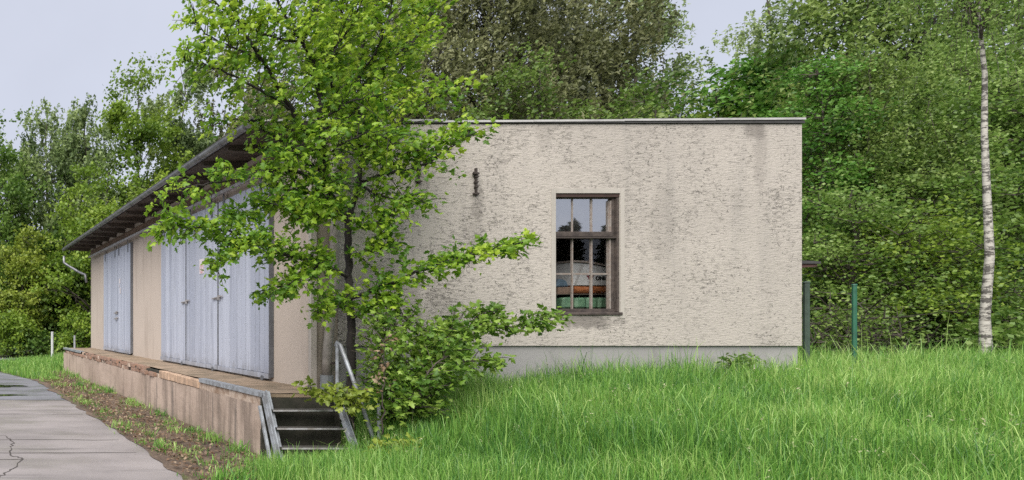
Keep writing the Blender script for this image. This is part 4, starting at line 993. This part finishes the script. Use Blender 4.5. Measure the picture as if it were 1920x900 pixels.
rng = np.random.default_rng(99)
mb_ = P(655, 800, 7.3)
maple = thing("maple_tree", mb_, "young fresh green maple growing in front of the corner of the warehouse", "tree")
BR = [
 ([(655, 800, 7.3), (658, 640, 7.28), (653, 500, 7.3), (655, 410, 7.3), (671, 350, 7.35), (678, 277, 7.4), (672, 150, 7.5), (690, 0, 7.6), (700, -130, 7.7)], 0.049, 0.010, 0.50),
 ([(655, 420, 7.3), (612, 340, 7.1), (600, 230, 6.95), (593, 142, 6.9), (567, 80, 6.8), (527, 13, 6.7), (500, -80, 6.6)], 0.04, 0.008, 0.16),
 ([(604, 300, 7.05), (545, 205, 6.75), (491, 111, 6.5), (451, 49, 6.4), (425, -40, 6.3)], 0.026, 0.006, 0.2),
 ([(545, 205, 6.75), (480, 165, 6.5), (410, 130, 6.3), (345, 112, 6.2)], 0.016, 0.005, 0.12),
 ([(622, 360, 7.12), (540, 318, 6.85), (450, 335, 6.65), (360, 350, 6.45), (300, 362, 6.4)], 0.024, 0.005, 0.12),
 ([(655, 520, 7.3), (600, 495, 7.0), (540, 478, 6.75), (480, 452, 6.55), (400, 425, 6.45), (305, 432, 6.3)], 0.026, 0.005, 0.14),
 ([(600, 495, 7.0), (560, 525, 6.75), (500, 545, 6.6)], 0.014, 0.004, 0.1),
 ([(480, 452, 6.55), (440, 470, 6.4), (405, 500, 6.35)], 0.010, 0.004, 0.1),
 ([(656, 560, 7.3), (700, 545, 7.05), (780, 512, 6.85), (860, 484, 6.8), (930, 468, 6.8), (975, 460, 6.8)], 0.024, 0.005, 0.12),
 ([(678, 340, 7.35), (722, 325, 7.2), (790, 312, 7.1), (850, 272, 7.05), (885, 250, 7.05)], 0.02, 0.004, 0.12),
 ([(676, 290, 7.4), (740, 235, 7.35), (790, 198, 7.3), (835, 175, 7.3)], 0.022, 0.005, 0.1),
 ([(672, 170, 7.5), (735, 110, 7.55), (790, 60, 7.6), (815, 0, 7.6)], 0.02, 0.005, 0.1),
 ([(654, 480, 7.3), (700, 470, 7.05), (745, 462, 6.95)], 0.012, 0.004, 0.15),
 ([(656, 590, 7.28), (620, 560, 7.05), (595, 585, 6.95)], 0.012, 0.004, 0.2),
 ([(608, 330, 7.1), (520, 262, 7.1), (450, 225, 7.2), (400, 235, 7.3)], 0.02, 0.005, 0.12),
 ([(678, 277, 7.4), (645, 180, 7.9), (615, 100, 8.3), (600, 20, 8.6), (600, -60, 8.8)], 0.022, 0.006, 0.1),
 ([(676, 300, 7.4), (745, 150, 8.1), (770, 60, 8.4), (770, -20, 8.6)], 0.022, 0.006, 0.15),
 ([(672, 345, 7.35), (730, 372, 7.0), (795, 378, 6.9)], 0.014, 0.004, 0.1),
 ([(656, 400, 7.3), (600, 400, 6.8), (550, 390, 6.6), (490, 375, 6.5)], 0.018, 0.004, 0.15),
 ([(640, 380, 7.2), (560, 360, 6.9), (470, 400, 6.7), (430, 405, 6.6)], 0.014, 0.004, 0.2),
 ([(593, 142, 6.9), (650, 60, 6.9), (680, 0, 6.9)], 0.014, 0.004, 0.1),
 ([(567, 80, 6.8), (480, 60, 6.6), (400, 0, 6.5), (380, -40, 6.5)], 0.013, 0.004, 0.1),
 ([(600, 230, 6.95), (660, 190, 6.8), (720, 180, 6.8)], 0.014, 0.004, 0.1),
 ([(604, 300, 7.05), (640, 270, 6.8), (700, 250, 6.7), (740, 270, 6.7)], 0.014, 0.004, 0.1),
 ([(655, 430, 7.3), (700, 420, 7.0), (740, 400, 6.9)], 0.012, 0.004, 0.2),
 ([(672, 220, 7.45), (620, 150, 7.2), (640, 40, 7.1), (650, -60, 7.0)], 0.016, 0.004, 0.1),
 ([(675, 240, 7.4), (730, 290, 7.1), (790, 280, 7.0)], 0.012, 0.004, 0.1),
 ([(690, 20, 7.6), (730, -20, 7.5), (760, -80, 7.4)], 0.012, 0.004, 0.1),
 ([(672, 150, 7.5), (720, 60, 7.2), (740, -40, 7.1)], 0.014, 0.004, 0.1),
 ([(600, 230, 6.95), (570, 270, 6.7), (530, 290, 6.5)], 0.012, 0.004, 0.1),
 ([(567, 80, 6.8), (600, 0, 6.8), (620, -60, 6.8)], 0.012, 0.004, 0.1),
 ([(491, 111, 6.5), (440, 90, 6.4), (380, 60, 6.3), (365, 30, 6.3)], 0.010, 0.004, 0.1),
 ([(608, 330, 7.1), (590, 370, 6.8), (560, 410, 6.6)], 0.010, 0.004, 0.1),
 ([(657, 600, 7.28), (700, 570, 7.0), (740, 560, 6.9)], 0.012, 0.004, 0.2),
]
nl = leafy(maple, BR, rng, LM["maple"], M["bark"], flat=0.55, leaf=0.062, step=0.0235, per=14, n_single=300, thin=lambda c: 1.15 if c[2] < 2.9 else ((2.3 if c[0] < 3.5 else 1.35) if c[2] < 4.1 else (1.5 if c[0] < 3.2 else 1.2)), short=lambda c: 0.62 if c[2] < 3.0 else 1.0, tintz=lambda c: 0.36 + 0.2 * float(sstep(3.0, 5.0, c[2])))
print("maple leaves", nl)

bush = thing("hazel_bush", (P(735, 800, 7.1)), "spreading green bush under the maple reaching along the plinth", "bush")
BB = [
 ([(720, 800, 7.1), (745, 710, 6.9), (800, 650, 6.85), (880, 618, 6.85), (960, 612, 6.85), (1040, 592, 6.85)], 0.018, 0.004, 0.2),
 ([(725, 800, 7.1), (765, 725, 6.85), (850, 682, 6.75), (925, 672, 6.8)], 0.016, 0.004, 0.15),
 ([(715, 800, 7.1), (706, 700, 6.95), (722, 625, 6.9), (765, 598, 6.9)], 0.016, 0.004, 0.2),
 ([(735, 800, 7.1), (790, 750, 6.7), (840, 720, 6.6)], 0.014, 0.004, 0.15),
 ([(722, 800, 7.1), (712, 700, 6.8), (720, 650, 6.75), (735, 610, 6.8)], 0.014, 0.004, 0.3),
 ([(740, 790, 7.1), (790, 700, 7.2), (830, 650, 7.3), (870, 630, 7.4)], 0.014, 0.004, 0.15),
 ([(740, 790, 7.1), (780, 760, 6.6), (800, 700, 6.45), (850, 660, 6.4)], 0.014, 0.004, 0.15),
 ([(720, 790, 7.1), (740, 770, 6.7), (735, 720, 6.6)], 0.012, 0.004, 0.2),
 ([(880, 618, 6.85), (900, 590, 6.85), (930, 582, 6.85)], 0.007, 0.003, 0.2),
 ([(765, 725, 6.85), (820, 640, 6.7), (850, 615, 6.7)], 0.009, 0.003, 0.2),
]
leafy(bush, BB, rng, LM["bush"], M["greybark"], leaf=0.058, step=0.026, per=17, n_single=0, clear=lambda q: (q[:, 0] < 4.62) & (q[:, 2] > 0.3), short=lambda c: 0.45 if c[0] > 5.75 else 0.9, thin=lambda c: 1.6 if c[0] > 5.75 else 1.1)
sap = thing("sapling", (P(662, 800, 6.9)), "small yellow green sapling beside the handrail of the steps", "sapling")
leafy(sap, [([(664, 806, 6.85), (656, 770, 6.75), (648, 735, 6.7)], 0.008, 0.003, 0.45), ([(656, 770, 6.75), (672, 752, 6.7), (684, 740, 6.65)], 0.006, 0.003, 0.2), ([(656, 770, 6.75), (630, 748, 6.75), (622, 742, 6.75)], 0.006, 0.003, 0.2)], rng, LM["yellow"], M["greybark"], leaf=0.07, twig=(0.06, 0.16), step=0.03, per=6)
sap2 = thing("sapling", (P(600, 790, 7.1)), "small leafy shoot hanging over the top step", "sapling")
leafy(sap2, [([(640, 790, 7.0), (620, 755, 6.95), (600, 735, 6.9), (575, 728, 6.9)], 0.007, 0.003, 0.45)], rng, LM["yellow"], M["greybark"], leaf=0.07, twig=(0.06, 0.16), step=0.03, per=6)
dead = thing("dead_shoot", (P(718, 815, 6.6)), "thin dry stalk with reddish dead leaves in front of the bush", "dead plant")
leafy(dead, [([(716, 815, 6.6), (719, 720, 6.55), (723, 640, 6.5)], 0.008, 0.004, 0.45)], rng, LM["dry"], M["rust"], leaf=0.05, twig=(0.05, 0.14), step=0.07, per=5)
weed = thing("nettle_clump", (P(755, 868, 6.3)), "pale yellow green clump of weeds in the grass below the bush", "weeds")
leafy(weed, [([(755 + dx, 875, 6.2), (755 + dx * 1.3, 850, 6.15), (755 + dx * 1.6, 832 + abs(dx) * 0.3, 6.1)], 0.005, 0.003, 0.25) for dx in (-28, -14, 0, 14, 28)], rng, LM["yellow"], M["greybark"], leaf=0.06, twig=(0.05, 0.12), step=0.03, per=5)

wp = P(1388, 690, 7.75)
wd2 = thing("weed_clump", (wp[0], wp[1], float(height(wp[0], wp[1]))), "dark leafy weed in the grass against the plinth", "weeds")
leafy(wd2, [([(1388 + dx, 700, 7.7), (1388 + dx * 1.3, 686, 7.70), (1388 + dx * 1.6, 676, 7.70)], 0.005, 0.003, 0.2) for dx in (-14, -5, 5, 14)], rng, LM["dark"], M["greybark"], leaf=0.055, twig=(0.05, 0.12), step=0.04, per=4)

# ------------------------------------------------------------------ grass
def lump(x, y, s, o): return 0.5 + 0.5 * np.sin(x * s + o + 1.3 * np.sin(y * s * 0.8 + o * 2)) * np.sin(y * s * 1.1 - o + 1.1 * np.sin(x * s * 0.7 + o))

def blades(X, Y, H, W, rng, tint, lean=0.35, zoff=-0.02):
    n = len(X); Z = height(X, Y) + zoff
    a = rng.random(n) * 2 * math.pi; d = np.stack([np.cos(a), np.sin(a), np.zeros(n)], 1)
    b = rng.random(n) * 2 * math.pi; s = np.stack([np.cos(b), np.sin(b), np.zeros(n)], 1)
    ln = (lean * rng.random(n) ** 1.3)[:, None] * H[:, None]; p = np.stack([X, Y, Z], 1); Hh = H[:, None]; w = W[:, None]
    p1 = p + d * ln * 0.18 + UP * Hh * 0.45; p2 = p + d * ln * 0.6 + UP * Hh * 0.80; p3 = p + d * ln * 1.25 + UP * (Hh - ln * 0.35)
    V = np.stack([p - s * w / 2, p + s * w / 2, p1 - s * w * 0.45, p1 + s * w * 0.45, p2 - s * w * 0.3, p2 + s * w * 0.3, p3], 1).reshape(-1, 3)
    f = np.array([(0, 1, 3), (0, 3, 2), (2, 3, 5), (2, 5, 4), (4, 5, 6)])
    return V, (f[None] + (np.arange(n) * 7)[:, None, None]).reshape(-1, 3), np.repeat(tint, 7)

def spread(n, x0, x1, y0, y1, rng, dens):
    X = rng.uniform(x0, x1, n); Y = rng.uniform(y0, y1, n); k = rng.random(n) < dens(X, Y); return X[k], Y[k]

rg = np.random.default_rng(5)
def dens_main(X, Y):
    inside_b = (X > XW - 0.02) & (Y > YG - 0.03) & (X < XR + 0.03)
    onsteps = (X < 4.62) & (Y > YN - 0.35)
    edge = 3.02 + 0.10 * np.sin(Y * 4) + 0.08 * np.sin(Y * 9.5)
    vis = (X < Y * 1.85 + 1.0)
    dd = np.where(Y < 6.2, 1.0, 0.72) * vis * (~inside_b) * (~onsteps) * sstep(edge - 0.1, edge + 0.35, X)
    straw = np.exp(-(((X - 8.8) / 0.75) ** 2 + ((Y - 5.1) / 0.42) ** 2))
    return dd * (1 - 0.85 * straw)
GX, GY = spread(250000, 2.8, 15.5, 3.6, YG + 0.1, rg, dens_main)
GX2, GY2 = spread(62000, XR - 0.0, 22.5, YG - 0.2, 12.2, rg, lambda X, Y: ((X < Y * 1.85 + 1.0) & ~((X < XR + 0.03) & (Y > YG - 0.03))) * 0.9)
X = np.concatenate([GX, GX2]); Y = np.concatenate([GY, GY2]); n = len(X)
hl = lump(X, Y, 1.7, 0.4) * 0.5 + lump(X, Y, 4.1, 2.0) * 0.5
H = (0.23 + 0.21 * hl) * rg.uniform(0.45, 1.5, n) * (1 + 0.25 * (rg.random(n) < 0.06))
H *= 1 - 0.5 * sstep(5.0, 4.4, X) * sstep(6.0, 6.5, Y)
H *= 1 - 0.78 * np.exp(-(((X - 8.7) / 0.85) ** 2 + ((Y - 4.85) / 0.6) ** 2))
H *= 1 - 0.25 * sstep(9.0, 10.8, Y)
H *= 1 + 0.35 * (rg.random(n) < 0.10) * (Y > 7.2)
tn = np.clip(0.30 + 0.34 * lump(X, Y, 1.1, 1.2) + 0.20 * (lump(X, Y, 3.3, 3.1) - 0.5) + 0.24 * rg.normal(size=n), 0, 1)
V, Fq, T = blades(X, Y, H, rg.uniform(0.0035, 0.008, n), rg, tn, 0.48)
o = part("grass", fast_mesh("grass", V, Fq, T), LM["grass"]); tag(o, "tall fresh green meadow grass in front of the gable", "grass", kind="stuff")
print("grass", n)
GX3, GY3 = spread(26000, 12, 34, 1.0, 13.5, rg, lambda X, Y: ((X >= Y * 1.85 + 0.95) & ~((X < 22.5) & (Y > 12.2))) * 1.0); GX4, GY4 = spread(16000, 3.2, 13, 0.2, 3.7, rg, lambda X, Y: sstep(3.0, 3.6, X)); GX3 = np.concatenate([GX3, GX4]); GY3 = np.concatenate([GY3, GY4]); n3 = len(GX3)
V, Fq, T = blades(GX3, GY3, rg.uniform(0.12, 0.38, n3), rg.uniform(0.007, 0.014, n3), rg, np.clip(0.45 + 0.2 * rg.normal(size=n3), 0, 1), 0.5)
o = part("side_grass", fast_mesh("side_grass", V, Fq, T), LM["grass"]); tag(o, "meadow grass continuing beyond the right edge of the view", "grass", kind="stuff")
# seed heads and straw
X, Y = spread(420, 3.6, 15, 3.8, YG - 0.05, rg, dens_main); n = len(X)
X2, Y2 = spread(7000, 7.4, 10.4, 4.2, 6.1, rg, lambda X, Y: np.exp(-(((X - 8.8) / 0.65) ** 2 + ((Y - 5.1) / 0.36) ** 2)))
H = np.concatenate([rg.uniform(0.28, 0.50, n), rg.uniform(0.05, 0.22, len(X2))]); X = np.concatenate([X, X2]); Y = np.concatenate([Y, Y2]); n = len(X)
V, Fq, T = blades(X, Y, H, rg.uniform(0.0025, 0.005, n), rg, rg.random(n), 0.7)
Z = height(X, Y); tips = V.reshape(-1, 7, 3)[:, 6][: len(H) - len(X2)]
hp_ = np.repeat(tips, 5, 0) + rg.normal(size=(len(tips) * 5, 3)) * (0.007, 0.007, 0.018)
V2, F2, T2 = diamond_leaves(hp_, 0.022, rg, 0.2, width=0.2)
F2t = np.concatenate([F2[:, [0, 1, 2]], F2[:, [0, 2, 3]]]) + len(V)
o = part("seed_heads", fast_mesh("seed_heads", np.concatenate([V, V2]), np.concatenate([Fq, F2t]), np.concatenate([T, T2])), LM["straw"]); tag(o, "pale straw stalks and seed heads among the meadow grass", "grass", kind="stuff")
# far grass at the end of the road
X, Y = spread(52000, -6, 4.6, 17.0, 26.4, rg, lambda X, Y: (X > np.interp(Y, [17, 17.4, 18.4, 20.4, 23, 25.5, 26.4], [2.36, 2.4, 2.15, 1.7, 0.8, -1.6, -3.0]) + 0.08 * np.sin(Y * 7)) & ~((X > 3.6) & (Y < 20.7)))
k = ((Y > 20.4) | (X > 1.4)) & ~((X > 2.9) & (Y < 20.8) & (rg.random(len(X)) < 0.8)); X, Y = X[k], Y[k]; n = len(X)
V, Fq, T = blades(X, Y, rg.uniform(0.10, 0.36, n) * (0.6 + 0.6 * lump(X, Y, 1.5, 1)) * (1 - 0.7 * sstep(22.5, 25, Y) * sstep(3.2, 1.5, X)), rg.uniform(0.012, 0.022, n), rg, np.clip(0.5 + 0.25 * rg.normal(size=n), 0, 1), 0.5)
o = part("far_grass", fast_mesh("far_grass", V, Fq, T), LM["grass"]); tag(o, "patch of grass where the road bends beyond the dock", "grass", kind="stuff")
# weeds and litter on the verge
cl = [(rg.uniform(2.55, 3.6), rg.uniform(5.2, 19.5)) for _ in range(45)] + [(3.5 + rg.uniform(-.12, .1), rg.uniform(6, 19)) for _ in range(40)] + [(2.62 + rg.uniform(-.1, .15), rg.uniform(6, 18)) for _ in range(24)] + [(rg.uniform(2.75, 3.6), rg.uniform(5.6, 7.2)) for _ in range(22)]
Xs, Ys, Hs, Ts = [], [], [], []
for cx, cy in cl:
    m = int(rg.uniform(12, 70)); r = rg.uniform(0.03, 0.13); Xs.append(cx + rg.normal(size=m) * r); Ys.append(cy + rg.normal(size=m) * r * 1.3); Hs.append(rg.uniform(0.03, 0.17) * rg.uniform(0.5, 1.3, m)); Ts.append(np.clip(rg.uniform(0.2, 0.8) + 0.15 * rg.normal(size=m), 0, 1))
X, Y, H, T0 = map(np.concatenate, (Xs, Ys, Hs, Ts)); ok = (X < 3.63) | (Y < YN - 0.1); X, Y, H, T0 = X[ok], Y[ok], H[ok], T0[ok]
V, Fq, T = blades(X, Y, H, rg.uniform(0.006, 0.016, len(X)), rg, T0, 1.0, 0.02)
o = part("weeds", fast_mesh("weeds", V, Fq, T), LM["grass"]); tag(o, "tufts of weeds on the dirt strip along the dock", "weeds", kind="stuff")
n = 5200; X = 3.62 - 1.18 * rg.random(n) ** 0.85; Y = rg.uniform(4.6, 19.5, n)
V, Fq, T = diamond_leaves(np.stack([X, Y, 0.055 + 0.03 * rg.random(n)], 1), 0.045, rg, 2.5)
o = part("dead_leaves", fast_mesh("dead_leaves", V, Fq, T * 0.9), LM["dry"]); tag(o, "dead brown leaves and twigs scattered on the dirt strip", "leaf litter", kind="stuff")

tot = 0
for o in bpy.data.objects:
    if o.type == 'MESH': tot += sum(len(p.vertices) - 2 for p in o.data.polygons) if len(o.data.polygons) < 1000 else int(len(o.data.loops) - 2 * len(o.data.polygons))
print("TRIS", tot)
